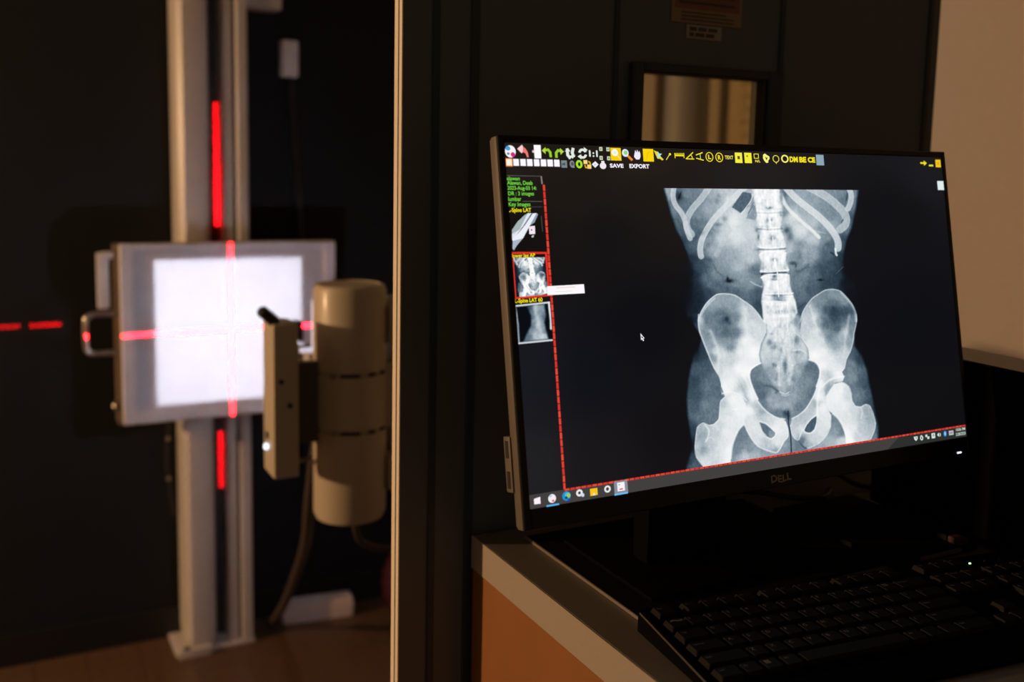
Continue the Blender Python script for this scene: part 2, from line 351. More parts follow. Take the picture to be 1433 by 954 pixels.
    f.line(T7([(545,112),(500,160),(492,250),(482,340),(432,392),(380,402),(320,380),(265,420),(252,480),(238,620),(252,728),(322,822)]), 1.4, 236, 0.8, 0.6)
    f.line(T7([(740,392),(690,445),(650,525),(618,625),(606,740)]), 2.4, 246, 1.2, 0.7)
    f.line(T7([(340,400),(378,450),(375,510),(350,570)]), 2.0, 232, 1.0, 0.7); f.line(T7([(350,560),(390,525),(430,550)]), 1.8, 225, 1.0, 0.6)
    f.line(T7([(620,240),(675,235)]), 1.6, 252, 1.0, 0.7, False)
    f.lay(T8([(600,200),(640,130),(690,60),(780,35),(850,80),(880,150),(890,240),(930,300),(990,310),(1040,280),(1090,300),(1130,400),(1155,500),(1140,580),(1100,670),(1090,760),(826,780),(825,705),(820,630),(790,530),(740,440),(680,385),(640,360),(600,290)]),
      T8([(760,120,238),(720,220,238),(840,120,210),(860,200,205),(800,300,230),(700,320,226),(850,400,222),(900,350,205),(1060,350,162),(1080,450,162),(1000,420,185),(1000,550,184),(900,550,226),(1090,570,178),(840,600,242),(950,640,202),(860,680,247),(620,260,232)]), 0.8)
    f.line(T8([(690,62),(780,38),(850,82),(880,152),(892,242),(930,302),(990,312),(1040,285),(1092,305),(1132,402),(1152,500),(1138,580),(1100,668)]), 1.4, 230, 0.8, 0.6)
    f.line(T8([(680,387),(742,445),(792,535),(822,632),(828,700)]), 2.2, 248, 1.1, 0.7)
    f.line(T8([(990,315),(1005,370),(990,440)]), 1.8, 225, 1.0, 0.6)
    f.lay(T8([(590,120),(640,70),(655,90),(620,160),(590,190)]), 150, 1.6, 0.6)
    f.lay(T5([(760,760),(800,800),(840,880),(820,920),(780,850)]), 165, 1.6, 0.55)
    # spine
    sp = (T1([(1196,20),(1225,300),(1252,480),(1240,570),(1285,640),(1265,800),(1300,860)])+T3([(1092,65),(1130,150),(1108,272),(1150,292),(1116,342),(1160,430),(1130,560),(1125,650),(1135,750),(1145,896),(1250,960)])
      + T4([(300,960),(430,890),(500,780),(478,650),(442,560),(402,430),(404,330),(372,292),(394,245),(352,130),(362,40)])+T2([(330,850),(352,780),(322,680),(292,570),(312,400),(282,220),(268,20)]))
    f.lay(sp, T2([(100,120,250),(200,200,250),(60,300,244),(230,300,246),(100,420,240),(200,450,244),(60,520,236),(240,520,240),(60,640,232),(260,640,240),(150,760,228),(300,780,236)])+T4([(120,60,238),(300,60,240),(120,180,228),(300,200,236),(200,260,238),(120,400,236),(330,400,246),(120,600,238),(400,600,242),(120,780,240),(430,780,236),(280,700,232)]), 1.5, 0.92)
    for a in T2([(150,320,40,16,125),(120,480,20,30,150),(175,470,18,24,140),(180,700,40,34,118),(20,600,36,36,135),(10,680,14,40,120),(120,560,16,40,165),(290,400,14,40,140),(40,845,60,14,110),(320,835,30,12,85),(300,570,16,20,120)])+T4([(215,120,40,22,135),(210,320,26,34,85),(205,368,46,12,125),(340,220,20,40,170),(65,220,26,34,165),(260,580,76,24,62),(215,565,24,30,80),(300,570,24,30,90),(260,625,80,14,110),(285,800,105,34,118),(300,770,50,16,150),(455,760,22,36,150),(60,300,40,12,70),(60,640,14,30,170),(170,480,24,40,205)])+T1([(1260,590,30,30,120),(1400,320,30,14,135)]):
        f.blob(a[0], a[1], a[2]/8.956, a[3]/8.956, a[4], 0.9)
    f.line(T4([(70,285),(200,282),(365,280)]), 2.6, 82, 0.8, 0.9); f.line(T4([(35,262),(120,275),(250,262),(390,248)]), 1.6, 250, 0.7, 0.9)
    f.line(T4([(45,345),(120,312),(260,305),(395,312)]), 1.6, 250, 0.7, 0.8); f.line(T4([(25,60),(100,20),(260,15),(355,35)]), 1.6, 250, 0.8, 0.8)
    f.line(T4([(212,120),(225,200),(250,290),(258,365)]), 1.8, 254, 0.7, 0.9); f.line(T4([(245,390),(258,480),(265,580)]), 2.0, 254, 0.7, 0.9)
    f.line(T4([(75,560),(200,545),(440,540)]), 1.8, 246, 0.9, 0.7); f.line(T4([(65,640),(130,660)]), 2.0, 246, 1.0, 0.7, False)
    f.line(T4([(190,640),(290,650),(300,740)]), 2.2, 248, 1.2, 0.6)
    f.line(T2([(0,800),(90,830),(200,815),(330,815)]), 1.4, 250, 0.8, 0.7); f.line(T2([(195,830),(195,880)]), 2.2, 252, 0.8, 0.8, False)
    f.line(T4([(500,730),(560,690),(600,660)]), 1.8, 60, 1.2, 0.6)
    for a, b in ((60, 100), (235, 275)):
        for y0 in (110, 330, 580): f.line(T2([(a, y0), (b-10, y0+60), (b, y0+150)]), 2.4, 222, 1.4, 0.5)
    for yy in (205, 330, 545): f.line(T2([(-10, yy), (120, yy+14), (285, yy)]), 1.6, 214, 1.0, 0.5)
    for cx_, cy_ in ((60, 150), (225, 155), (65, 400), (230, 400), (70, 640), (255, 640)): f.blob(*T2([(cx_, cy_)])[0], 3.2, 4.2, 254, 0.5)
    for cx_, cy_ in ((95, 110), (310, 130), (110, 440), (340, 440), (110, 660), (410, 660), (120, 820)): f.blob(*T4([(cx_, cy_)])[0], 3.6, 4.6, 252, 0.55)
    f.line(T1([(1195,80),(1225,300),(1252,480)]), 3.0, 232, 2.2, 0.5); f.line(T2([(272,90),(285,220),(312,400)]), 3.0, 232, 2.2, 0.5)
    for (cx_, cy_) in ((1073.5, 281), (1077, 309), (1081, 335), (1084.5, 366), (1086.5, 396), (1091, 428)):
        for sg in (-1, 1):
            f.blob(cx_+sg*6, cy_+4, 2.6, 4.6, 206, 0.6); f.blob(cx_+sg*11, cy_-3, 3.0, 3.8, 254, 0.7); f.blob(cx_+sg*17.5, cy_+3, 2.6, 5.0, 188, 0.55)
        f.line([(cx_, cy_-3), (cx_+0.6, cy_+3), (cx_+1.2, cy_+9)], 2.0, 252, 0.9, 0.7)
    for yy, xa, xb, val, al in ((297.5, 1058, 1094, 186, 0.6), (320.5, 1061, 1096, 172, 0.65), (348.4, 1063, 1099, 130, 0.75), (412.6, 1070, 1110, 178, 0.5)):
        f.line([(xa, yy), ((xa+xb)/2, yy+0.6), (xb, yy-0.8)], 1.8, val, 0.9, al)
        f.line([(xa, yy-2.2), ((xa+xb)/2, yy-1.4), (xb, yy-3)], 1.1, 254, 0.7, 0.6); f.line([(xa, yy+2.4), ((xa+xb)/2, yy+3), (xb, yy+1.6)], 1.1, 254, 0.7, 0.6)
    # sacrum
    f.lay(T5([(1040,60),(1050,220),(1000,330),(975,450),(995,540),(1065,670),(1115,750),(1190,820)])+T6([(70,845),(130,875),(205,800),(295,740),(350,610),(405,500),(400,370),(340,280),(310,120),(330,40),(240,-20),(0,-20)]),
      T6([(100,80,216),(200,150,226),(100,250,226),(330,350,196),(340,450,190),(330,600,148),(100,400,210),(90,600,206),(200,600,200),(60,500,184),(250,680,152),(80,750,190),(130,820,168),(280,60,150)])+T5([(1100,150,222),(1030,400,208),(1060,500,190),(1080,620,152),(1150,680,158),(1060,250,226),(1000,480,214)])+T6([(380,430,214),(360,330,214),(150,0,236),(40,0,236),(240,10,226),(330,100,180)]), 3.6, 0.9)
    for a in T5([(1090,310,36,40,118),(1135,365,30,24,148),(1140,560,26,26,125),(1110,215,18,14,150),(1200,125,26,18,160)])+T6([(275,280,30,52,105),(285,420,42,20,138),(265,490,30,34,165),(25,340,26,30,150),(150,560,26,95,112),(245,725,34,26,122),(40,720,32,34,150),(30,560,20,22,110),(100,395,16,30,150),(270,80,26,60,135)]):
        f.blob(a[0], a[1], a[2]/7.95, a[3]/7.95, a[4], 0.85)
    f.line(T6([(105,460),(85,600),(85,780)]), 4.0, 216, 2.0, 0.6); f.line(T6([(190,460),(205,600),(190,770)]), 4.0, 212, 2.0, 0.6)
    f.line(T6([(250,200),(320,250),(390,340),(420,420)]), 1.4, 240, 1.2, 0.4); f.line(T6([(240,400),(320,390),(380,430)]), 1.4, 235, 0.8, 0.6)
    f.line(T6([(90,860),(150,885),(190,860)]), 1.4, 225, 0.8, 0.7); f.line(T6([(110,890),(150,905),(190,890)]), 1.4, 215, 0.8, 0.6)
    f.line(T5([(1030,790),(1100,800),(1180,850)]), 2.6, 85, 1.6, 0.6); f.line(T6([(0,800),(60,850),(40,870)]), 2.4, 90, 1.4, 0.6)
    # ribs
    def rib(T, P, w, val, a=0.9, s=9.0):
        P = T(P); f.line(P, w/s, val, 1.1, a*0.86)
        Q = spl(P, 4); d = np.gradient(Q, axis=0); n = np.stack([-d[:, 1], d[:, 0]], 1)/np.linalg.norm(d, axis=1)[:, None]
        for sg in (1, -1): f.line([tuple(p) for p in Q+n*sg*(w/s/2-0.5)], 1.0, min(255, val+18), 0.8, 0.38, curve=False)
    rib(T1, [(205,60),(195,180),(225,285),(292,372),(340,470),(368,600),(410,705)], 62, 205)
    rib(T1, [(650,60),(540,215),(450,315),(392,405),(362,500),(382,590),(432,655)], 78, 196, 0.85)
    rib(T1, [(1100,60),(960,190),(870,285),(765,392),(682,492),(612,602),(555,720),(534,830),(540,905),(548,930)], 70, 216, 0.85)
    f.line(T1([(900,600),(830,720),(760,860)])+T3([(555,60)]), 6.5, 190, 1.6, 0.45)
    f.lay(T1([(1070,118),(1170,138),(1190,200),(1135,305),(1040,385),(930,312)]), 104, 0.9)
    f.lay(T1([(1195,180),(1215,250),(1250,420),(1222,472),(1112,452),(1150,350)]), 142, 1.2, 0.9)
    f.line(T1([(1190,150),(1165,240),(1045,400)]), 1.3, 228, 0.7, 0.9); f.line(T1([(1215,270),(1150,390)]), 1.3, 205, 0.7, 0.7, False)
    f.line(T1([(1200,290),(1140,390)]), 1.6, 95, 0.8, 0.6, False)
    f.lay(T1([(300,110),(285,200),(262,215),(250,190)]), 28, 0.8, 0.9)
    for a in T1([(760,530,50,24,105),(840,460,30,36,120),(535,630,42,36,85),(630,780,28,30,105),(660,240,36,26,128),(740,235,30,40,125),(760,170,20,26,130),(740,620,30,24,145)]): f.blob(a[0], a[1], a[2]/9, a[3]/9, a[4], 0.6)
    rib(T2, [(350,60),(480,200),(620,312),(762,424),(872,532),(958,640),(1008,745),(1008,830)], 82, 220)
    rib(T2, [(640,60),(760,120),(880,192),(1000,292),(1082,382),(1110,462),(1092,540),(1030,592)], 96, 196, 0.85)
    rib(T2, [(1140,60),(1172,160),(1162,260),(1130,335)], 66, 205, 0.9)
    f.line(T2([(295,150),(345,275),(430,380),(560,500),(680,600),(770,690)]), 4.6, 234, 1.2, 0.85)
    f.line(T2([(720,610),(850,640)]), 2.0, 190, 1.2, 0.5, False)
    f.lay(T2([(1118,110),(1138,150),(1125,215),(1100,250),(1108,180)]), 78, 0.9, 0.9)
    f.lay(T2([(1070,455),(1080,480),(1050,515),(1040,505)]), 85, 0.9, 0.8)
    f.line(T2([(975,835),(982,895)])+T4([(992,62)]), 2.6, 240, 0.8, 0.9); f.line(T4([(920,30),(950,50)]), 2.6, 40, 1.0, 0.7, False)
    for a in T2([(365,600,48,48,92),(405,680,38,55,112),(520,780,62,52,138),(335,390,42,38,138),(300,170,20,80,130)])+T4([(525,75,36,58,122),(440,165,50,22,72),(480,195,14,30,78),(510,268,44,20,92),(790,372,34,14,6),(460,320,20,20,110),(980,775,75,60,66),(1120,770,90,42,80),(950,730,26,26,60),(820,300,40,60,75),(560,240,16,14,95),(625,195,18,26,98)])+T3([(720,385,46,22,10),(700,360,14,26,14),(700,480,26,36,92),(460,125,40,30,88),(690,860,20,26,56),(600,800,34,14,100),(1130,300,14,14,40)])+T5([(610,55,20,22,52),(640,100,12,16,75)]):
        f.blob(a[0], a[1], a[2]/8.9, a[3]/8.9, a[4], 0.9)
    f.line(T4([(560,250),(625,195),(640,180)]), 1.6, 100, 0.9, 0.7); f.line(T4([(980,300),(1070,210)]), 0.9, 110, 0.6, 0.8, False)
    f.line(T3([(520,190),(570,270),(650,330)]), 2.0, 95, 1.5, 0.6); f.line(T3([(980,390),(1060,435),(1130,460)]), 1.6, 195, 1.0, 0.7)
    sel = np.nonzero((x > 1040) & (x < 1140) & (y > 262) & (y < 560))[0]
    dsp = seg_dist(x[sel], y[sel], np.array([(1073, 255), (1080, 340), (1092, 430), (1100, 520), (1102, 560)]), False)
    k_ = np.clip((26-dsp)/12, 0, 1)*np.clip((560-y[sel])/40, 0, 1)
    f.v[sel] += k_*(noise2(x[sel], y[sel]*0.8, 3.4, 21)*26+noise2(x[sel], y[sel], 1.8, 22)*16+noise2(x[sel]*1.3, y[sel]*0.25, 2.6, 23)*24+3)
    # pubic symphysis
    f.line(T8([(180,360),(186,500),(205,600),(212,700),(217,830)]), 1.7, 40, 0.8, 0.9); f.blob(*T8([(150,385)])[0], 3.4, 4.5, 62, 0.85); f.blob(*T8([(185,400)])[0], 2.6, 6, 50, 0.8)
    f.line(T8([(300,690),(350,750),(380,768)]), 2.2, 60, 1.2, 0.7)
    n = noise2(x, y, 1.5, 1)*13+noise2(x, y, 3.2, 2)*9+noise2(x, y, 9, 3)*6+noise2(x*2.2-y*0.6, y*0.5+x*0.3, 3.0, 5)*10
    v = f.v + n*np.clip(f.v/90, 0, 1)*np.clip((262-f.v)/60, 0.15, 1)
    t = np.clip(v/255, 0, 1); t = t-0.038*np.sin(2*PI*t)
    return np.clip(t*255, 0, 255)
def film_colour(v):
    t = v/255.0
    r = 8+248*t**1.22; g = 12+244*t**1.03; b = 18+237*t**0.92
    return s2l(np.clip(np.stack([r, g, b], -1), 0, 255))

# ------------------------------------------------------------------ monitor
m_blk = mat('black_plastic', (0.006, 0.006, 0.006), 0.38, c2=(0.004, 0.004, 0.004), scale=300, spec=0.35)
m_side = mat('grey_monitor_shell', (0.17, 0.145, 0.12), 0.42, c2=(0.145, 0.12, 0.10), scale=200)
m_port = mat('port_black', (0.004, 0.004, 0.004), 0.5)
DZ = -0.41                      # worktop height
mon = thing('computer_monitor', (0.655, 0.80, DZ+0.0035), 'black widescreen monitor showing a bluish pelvis and spine radiograph', 'monitor')
hw, hh = 0.26565, 0.1494
L_, R_, T_, B_ = hw+0.0062, hw+0.0055, hh+0.0062, hh+0.0172
def mpart(name, b, material, parent=mon, smooth=True):
    bmesh.ops.transform(b.bm, matrix=MM, verts=b.bm.verts); return part(name, b, material, parent, smooth)
bz = B()
bz.box(-L_, -hw, -0.001, 0.003, -B_, T_, 0.0008, 1).box(hw, R_, -0.001, 0.003, -B_, T_, 0.0008, 1)
bz.box(-hw, hw, -0.001, 0.003, hh, T_, 0.0008, 1).box(-hw, hw, -0.001, 0.003, -B_, -hh, 0.0008, 1)
bezel = mpart('bezel', bz, m_blk)
mpart('side_shell', B().box(-L_, R_, 0.003, 0.0125, -B_, T_, 0.0012), m_side)
mpart('rear_rim', B().box(-L_+0.0012, R_-0.0012, 0.0135, 0.0165, -B_+0.0012, T_-0.0012, 0.0008), m_side)
mpart('shell_gap', B().box(-L_+0.0014, R_-0.0014, 0.0124, 0.0136, -B_+0.0014, T_-0.0014), m_port)
mpart('back_cover', B().box(-0.20, 0.20, 0.0164, 0.05, -0.13, 0.12, 0.012, 3), m_blk)
ub = mpart('usb_hub', B().box(-L_-0.0004, -L_+0.05, 0.0150, 0.0262, -0.1375, -0.0915, 0.0015), m_side)
for z0 in (-0.1095, -0.1345):
    mpart('usb_port', B().box(-L_-0.0008, -L_+0.002, 0.0178, 0.0235, z0, z0+0.0145, 0.0005, 1), m_port, ub)
# flat picture: base glow with room reflections painted into it, interface graphics, film
m_scr = attr_mat('screen_light')
def colour_mesh(name, verts, faces, vcol=None, fcol=None):
    me = bpy.data.meshes.new(name); me.from_pydata([tuple(v) for v in verts], [], faces)
    if vcol is not None:
        a = me.color_attributes.new('Col', 'FLOAT_COLOR', 'POINT')
        a.data.foreach_set('color', np.concatenate([vcol, np.ones((len(vcol), 1))], 1).astype(np.float32).ravel())
    else:
        a = me.color_attributes.new('Col', 'FLOAT_COLOR', 'CORNER'); cc = []
        for p, c in zip(faces, fcol): cc += [(*c, 1.0)]*len(p)
        a.data.foreach_set('color', np.array(cc, np.float32).ravel())
    return me
def screen_obj(name, uv, faces, off, vcol=None, fcol=None, label=None):
    uv = np.asarray(uv, float); offs = np.full(len(uv), off) if np.isscalar(off) else np.asarray(off)
    P = (MA[:3, :3] @ np.stack([uv[:, 0], -offs, uv[:, 1]]) + MA[:3, 3:4]).T - np.array(mon.location)
    o = put(name, colour_mesh(name, P, faces, vcol, fcol), m_scr, mon, smooth=False)
    if label: o['label'] = label
    return o
def grid(u0, u1, v0, v1, nu, nv):
    U, V = np.meshgrid(np.linspace(u0, u1, nu), np.linspace(v0, v1, nv)); i = np.arange(nu*nv).reshape(nv, nu)
    f = np.stack([i[:-1, :-1], i[:-1, 1:], i[1:, 1:], i[1:, :-1]], -1).reshape(-1, 4)
    return np.stack([U.ravel(), V.ravel()], 1), [tuple(q) for q in f.tolist()]
uv, fc = grid(-hw, hw, -hh, hh, 50, 30)
x, y = unscr(uv[:, 0], uv[:, 1])
ctl = [(720,240,(34,28,24)),(900,235,(38,31,26)),(1050,240,(33,29,28)),(1300,240,(26,26,30)),(800,270,(30,24,20)),(900,262,(28,23,20)),(850,330,(19,18,19)),(900,450,(13,14,18)),(740,520,(24,25,32)),(745,650,(32,31,34)),(830,520,(15,16,24)),(850,640,(24,22,24)),(1260,300,(15,16,20)),(1290,450,(12,14,20)),(1300,570,(16,16,18)),(730,330,(18,16,15)),(930,600,(17,16,18))]
num = np.zeros((len(x), 3)); den = np.zeros((len(x), 1))
for a, b, c in ctl:
    w = (1/((x-a)**2+(y-b)**2+600)**1.5)[:, None]; num += w*np.array(c); den += w
screen = screen_obj('screen', uv, fc, 0.0, vcol=s2l(num/den), label='lit dark display area')
# film picture on its own fine grid
(u0, vt), (u1, _), (_, vb) = scr(926, 263.2), scr(1236, 560), scr(1100, 637.2)
uv, fc = grid(u0, u1, vb, vt, 340, 420)
x, y = unscr(uv[:, 0], uv[:, 1]); v = radiograph(x, y)
keep = v > 6
col = film_colour(v); bgc = s2l(np.array((13, 14, 19.0)))
w = np.clip((v-2)/40, 0, 1)[:, None]; num = np.zeros((len(x), 3)); den = np.zeros((len(x), 1))
for a, b, c in ctl:
    ww = (1/((x-a)**2+(y-b)**2+600)**1.5)[:, None]; num += ww*np.array(c); den += ww
col = s2l(num/den)*(1-w)+col*w
screen_obj('radiograph', uv, fc, 0.0002, vcol=col, label='bluish x-ray picture of lower ribs, spine, pelvis and hips')

class G:
    def __init__(s): s.v, s.f, s.c, s.o = [], [], [], []
    def uvpoly(s, P, c, layer=1):
        n = len(s.v); s.v += [tuple(p) for p in P]; s.o += [0.0003+0.00005*layer]*len(P); s.f.append(tuple(range(n, n+len(P)))); s.c.append(tuple(s2l(c)))
    def px(s, P, c, layer=1): s.uvpoly([scr(*p) for p in P], c, layer)
    def loc(s, cx, cy, P, c, layer=1):
        """outline in pixel offsets about a centre, kept square to the screen"""
        o = scr(cx, cy); su = (scr(cx+1, cy)-scr(cx-1, cy))[0]/2; sv = (scr(cx, cy-1)-scr(cx, cy+1))[1]/2
        s.uvpoly([(o[0]+su*a, o[1]-sv*b) for a, b in P], c, layer)
    def rect(s, cx, cy, w, h, c, layer=1): s.loc(cx, cy, [(-w/2, -h/2), (w/2, -h/2), (w/2, h/2), (-w/2, h/2)], c, layer)
    def disc(s, cx, cy, rx, ry, c, layer=1, n=18): s.loc(cx, cy, [(rx*math.cos(2*PI*k/n), ry*math.sin(2*PI*k/n)) for k in range(n)], c, layer)
    def ring(s, cx, cy, rx, ry, t, c, layer=1, a0=0, a1=360, n=24):
        for k in range(n):
            q = [math.radians(a0+(a1-a0)*(k+d)/n) for d in (0, 1)]
            s.loc(cx, cy, [(rx*math.cos(q[0]), ry*math.sin(q[0])), (rx*math.cos(q[1]), ry*math.sin(q[1])), ((rx-t)*math.cos(q[1]), (ry-t)*math.sin(q[1])), ((rx-t)*math.cos(q[0]), (ry-t)*math.sin(q[0]))], c, layer)
    def line(s, cx, cy, P, w, c, layer=1):
        for (ax, ay), (bx, by) in zip(P, P[1:]):
            d = math.hypot(bx-ax, by-ay) or 1; nx, ny = -(by-ay)/d*w/2, (bx-ax)/d*w/2; ex, ey = (bx-ax)/d*w*0.25, (by-ay)/d*w*0.25
            s.loc(cx, cy, [(ax+nx-ex, ay+ny-ey), (bx+nx+ex, by+ny+ey), (bx-nx+ex, by-ny+ey), (ax-nx-ex, ay-ny-ey)], c, layer)
    def text(s, string, x0, x1, y0, y1, c, layer=2, bold=0.0):
        V, F = text_geo(string, bold); o = scr((x0+x1)/2, (y0+y1)/2)
        wu = scr(x1, (y0+y1)/2)[0]-scr(x0, (y0+y1)/2)[0]; hv = scr((x0+x1)/2, y0)[1]-scr((x0+x1)/2, y1)[1]
        n = len(s.v); s.v += [(o[0]+(a-0.5)*wu, o[1]+(b-0.5)*hv) for a, b in V]; s.o += [0.0003+0.00005*layer]*len(V)
        for q in F: s.f.append(tuple(n+i for i in q)); s.c.append(tuple(s2l(c)))
_tc = {}
def text_geo(string, bold=0.0, norm=True):
    k = (string, bold, norm)
    if k in _tc: return _tc[k]
    cu = bpy.data.curves.new('txt', 'FONT'); cu.body = string; cu.offset = bold; cu.resolution_u = 3
    ob = bpy.data.objects.new('txt', cu); COL.objects.link(ob); dg = bpy.context.evaluated_depsgraph_get()
    me = bpy.data.meshes.new_from_object(ob.evaluated_get(dg)); V = np.array([v.co[:2] for v in me.vertices]); F = [tuple(p.vertices) for p in me.polygons]
    bpy.data.objects.remove(ob); bpy.data.curves.remove(cu); bpy.data.meshes.remove(me)
    if norm: V = (V-V.min(0))/(V.max(0)-V.min(0)+1e-9)
    _tc[k] = (V, F); return _tc[k]

g = G()
WH, YE, GR, RD = (255, 252, 255), (248, 228, 30), (120, 222, 70), (228, 50, 38)
# toolbar, upper row
g.disc(714, 212, 7.5, 8.6, (250, 244, 252)); g.disc(710.5, 207.5, 3.4, 3.2, (70, 160, 220), 2); g.disc(717.5, 216.3, 3.2, 3.4, (214, 40, 130), 2); g.disc(711, 215, 2, 1.8, (90, 150, 170), 2)
t7 = lambda P: [(700+a/15.92, 195+b/15.92) for a, b in P]
g.px(t7([(375,210),(480,120),(505,160),(495,290),(470,310)]), (252, 205, 205)); g.px(t7([(495,160),(560,205),(610,285),(632,400),(592,402),(560,315),(495,280)]), (238, 120, 115))
g.rect(752, 212.3, 9.5, 18.6, WH); g.disc(746, 212, 1.6, 1.9, (230, 200, 205))
g.line(765, 213, [(-4, -2.5), (2, -3.5), (4.6, 0), (5, 6)], 3.4, (150, 205, 50)); g.loc(765, 213, [(-7, -2), (-1.5, -7), (-2, 2.5)], (185, 215, 60), 2)
g.line(782, 214, [(4, -2.5), (-1, -3.5), (-4, 0), (-4, 6)], 3.4, (150, 205, 50)); g.loc(782, 214, [(7, -2), (1.5, -7), (2, 2.5)], (185, 215, 60), 2)
wg = (228, 236, 226)
g.line(795, 215, [(-1, -6), (-1, 2), (2, 6)], 4, wg); g.loc(795, 215, [(-4.5, -3), (0, -8), (3, -3)], wg, 2); g.line(801, 214, [(1, -6), (-0.5, 0), (1, 5)], 4, wg); g.loc(801, 216, [(-4, 2), (3.8, 1), (-0.5, 6)], wg, 2)
g.ring(815, 214.5, 6, 6.5, 3.2, wg, 1, 190, 340); g.ring(815, 215.5, 6, 6.5, 3.2, wg, 1, 10, 160); g.loc(819, 210, [(-2, -4), (3, 0), (-2, 3)], wg, 2); g.loc(811, 219, [(2, 4), (-3, 0), (2, -3)], wg, 2)
g.text('1:1', 824, 836, 210.5, 219.5, wg, 2, 0.03)
for a, b in ((840.5, 208.5), (850.5, 209), (841, 221), (851.5, 221.5)): g.rect(a, b, 4.4, 5.4, (205, 215, 185)); g.rect(a, b, 1.8, 2.2, (120, 130, 90), 2)
g.rect(861.5, 215.8, 14.6, 17.6, (250, 206, 10)); g.disc(860, 213.6, 4.6, 5, (255, 250, 235), 2); g.disc(860.2, 213.6, 2, 2.2, (215, 245, 225), 3); g.line(860, 213.6, [(3, 3.5), (7, 8)], 1.6, (252, 225, 150), 2)
g.disc(874.7, 214, 4.7, 5.4, (225, 235, 245)); g.disc(875.2, 213.6, 2.6, 3, (150, 205, 130), 2); g.line(874.7, 214, [(3.6, 4.4), (8.6, 9.4)], 3.4, (235, 130, 50))
g.loc(891.5, 216.5, [(-4, 0), (-2.4, -6.5), (-1, -3), (0.4, -7), (1.6, -3), (3, -5.5), (4.4, -2), (4.2, 3), (2.4, 6.6), (-2, 6.6), (-4.8, 3)], (240, 236, 255))
g.rect(907, 217.2, 14.6, 17.6, (252, 212, 12)); g.line(907, 217.2, [(-3, 6), (-1, -2), (2, -5)], 0.8, (235, 180, 20), 2)
g.loc(921, 217.5, [(-6, -7), (-1, -5), (2, 0), (5.5, 4), (7, 5), (5, 7), (2, 4.6), (-1.6, 4.6)], (236, 212, 60)); g.loc(922, 217, [(-1.5, -5), (0.5, -2), (4, -2), (1.5, 1), (2.6, 4), (-0.5, 2.5), (-3, 4), (-2, 0)], (170, 225, 225), 2)
yl = (238, 224, 70)
g.line(934.5, 219.5, [(-2.6, 4), (2.4, -3.4)], 1.0, yl); g.disc(937.2, 215.8, 1.5, 1.7, yl)
g.rect(950.5, 217.6, 13, 2, YE); [g.rect(944.6+k*2.0, 215.6, 0.9, 3, YE) for k in range(7)]; g.rect(944.2, 217.8, 1.0, 7, YE); g.rect(956.8, 217.8, 1.0, 7, YE)
g.line(965, 218, [(-5.5, 4.4), (4.6, -4.6)], 1.3, YE); g.line(965, 218, [(-5.5, 4.4), (5.5, 4.4)], 1.3, YE); g.line(965, 218, [(1, -1.4), (3, 1), (3.2, 4)], 1.1, YE)
g.line(979, 218.5, [(-5, -1.5), (4, -5)], 1.4, YE); g.line(979, 218.5, [(-5, 3), (4.6, 5.6)], 1.4, YE); g.line(979, 218.5, [(0.6, -3), (0.8, 4)], 1.0, (190, 215, 120))
for a, t in ((992.5, 'L'), (1006.2, 'R')):
    b = 219.6 if t == 'L' else 220.2
    g.ring(a, b, 5.4, 6.7, 1.1, YE); g.text(t, a-1.9, a+2.1, b-3.1, b+3.1, YE, 2, 0.04)
g.text('TEXT', 1014, 1025.8, 217.8, 222.8, (238, 218, 90), 2, 0.03)
g.rect(1033.3, 220.8, 10, 14.4, (246, 238, 70)); g.rect(1033.3, 220.6, 3.4, 4.4, (90, 78, 10), 2)
g.rect(1046.5, 221, 10, 14.4, (246, 236, 60)); g.rect(1045.2, 218.4, 2.6, 0.9, (110, 80, 10), 2); g.rect(1045.2, 218.4, 0.8, 3.2, (110, 80, 10), 2)
for dx, dy, ww, h_ in ((0, -3, 6.4, 0.9), (0, 3, 6.4, 0.9), (-3, 0, 0.9, 6.6), (3, 0, 0.9, 6.6)): g.rect(1058, 218.5+dy, ww, h_, yl) if dx == 0 else g.rect(1058+dx, 218.5, ww, h_, yl)
g.text('N/L', 1056.5, 1063.5, 223.6, 227.2, yl, 2, 0.03)
g.loc(1072, 221.5, [(-4, -5), (-1.5, -6.6), (1, -4.6), (4.4, -2.6), (4.6, 0.5), (2.6, 3), (2.2, 6), (-0.6, 6.4), (-3, 3.6), (-4.6, 0)], (250, 244, 130)); g.loc(1072, 221.5, [(-1.6, -2.6), (0.2, -0.8), (2.2, -1.4), (0.8, 1.2), (0.6, 3.2), (-0.8, 1)], (60, 50, 10), 2)
g.ring(1085.5, 222.3, 4.6, 5.2, 1.0, yl); g.loc(1086, 228, [(-1.2, -1), (1.2, -1), (0, 1.6)], yl, 2)
g.ring(1098, 222.2, 5.2, 5.6, 1.9, (250, 240, 120))
g.text('DM', 1104.6, 1116, 219.2, 227, YE, 2, 0.05); g.text('BE', 1118.2, 1127.8, 219.6, 227.4, YE, 2, 0.05); g.text('CE', 1130, 1140.4, 220, 227.6, YE, 2, 0.05)
g.rect(1147.2, 224, 10.6, 14.6, (140, 166, 182))
g.line(1292, 228.2, [(-4, 0), (1.4, 0)], 2, YE); g.loc(1293.6, 228.3, [(-1.2, -3.6), (3, 0), (-1.2, 3.6)], YE, 2); g.rect(1302.5, 231.6, 5.8, 2.4, (225, 225, 60)); g.rect(1312.4, 228.8, 7, 10.4, (246, 200, 24)); g.line(1312.4, 228.8, [(-1.4, -2), (1.4, 2)], 0.6, (190, 130, 10), 2); g.line(1312.4, 228.8, [(1.4, -2), (-1.4, 2)], 0.6, (190, 130, 10), 2)
g.rect(1316, 259.6, 8.6, 12.4, (222, 236, 236))
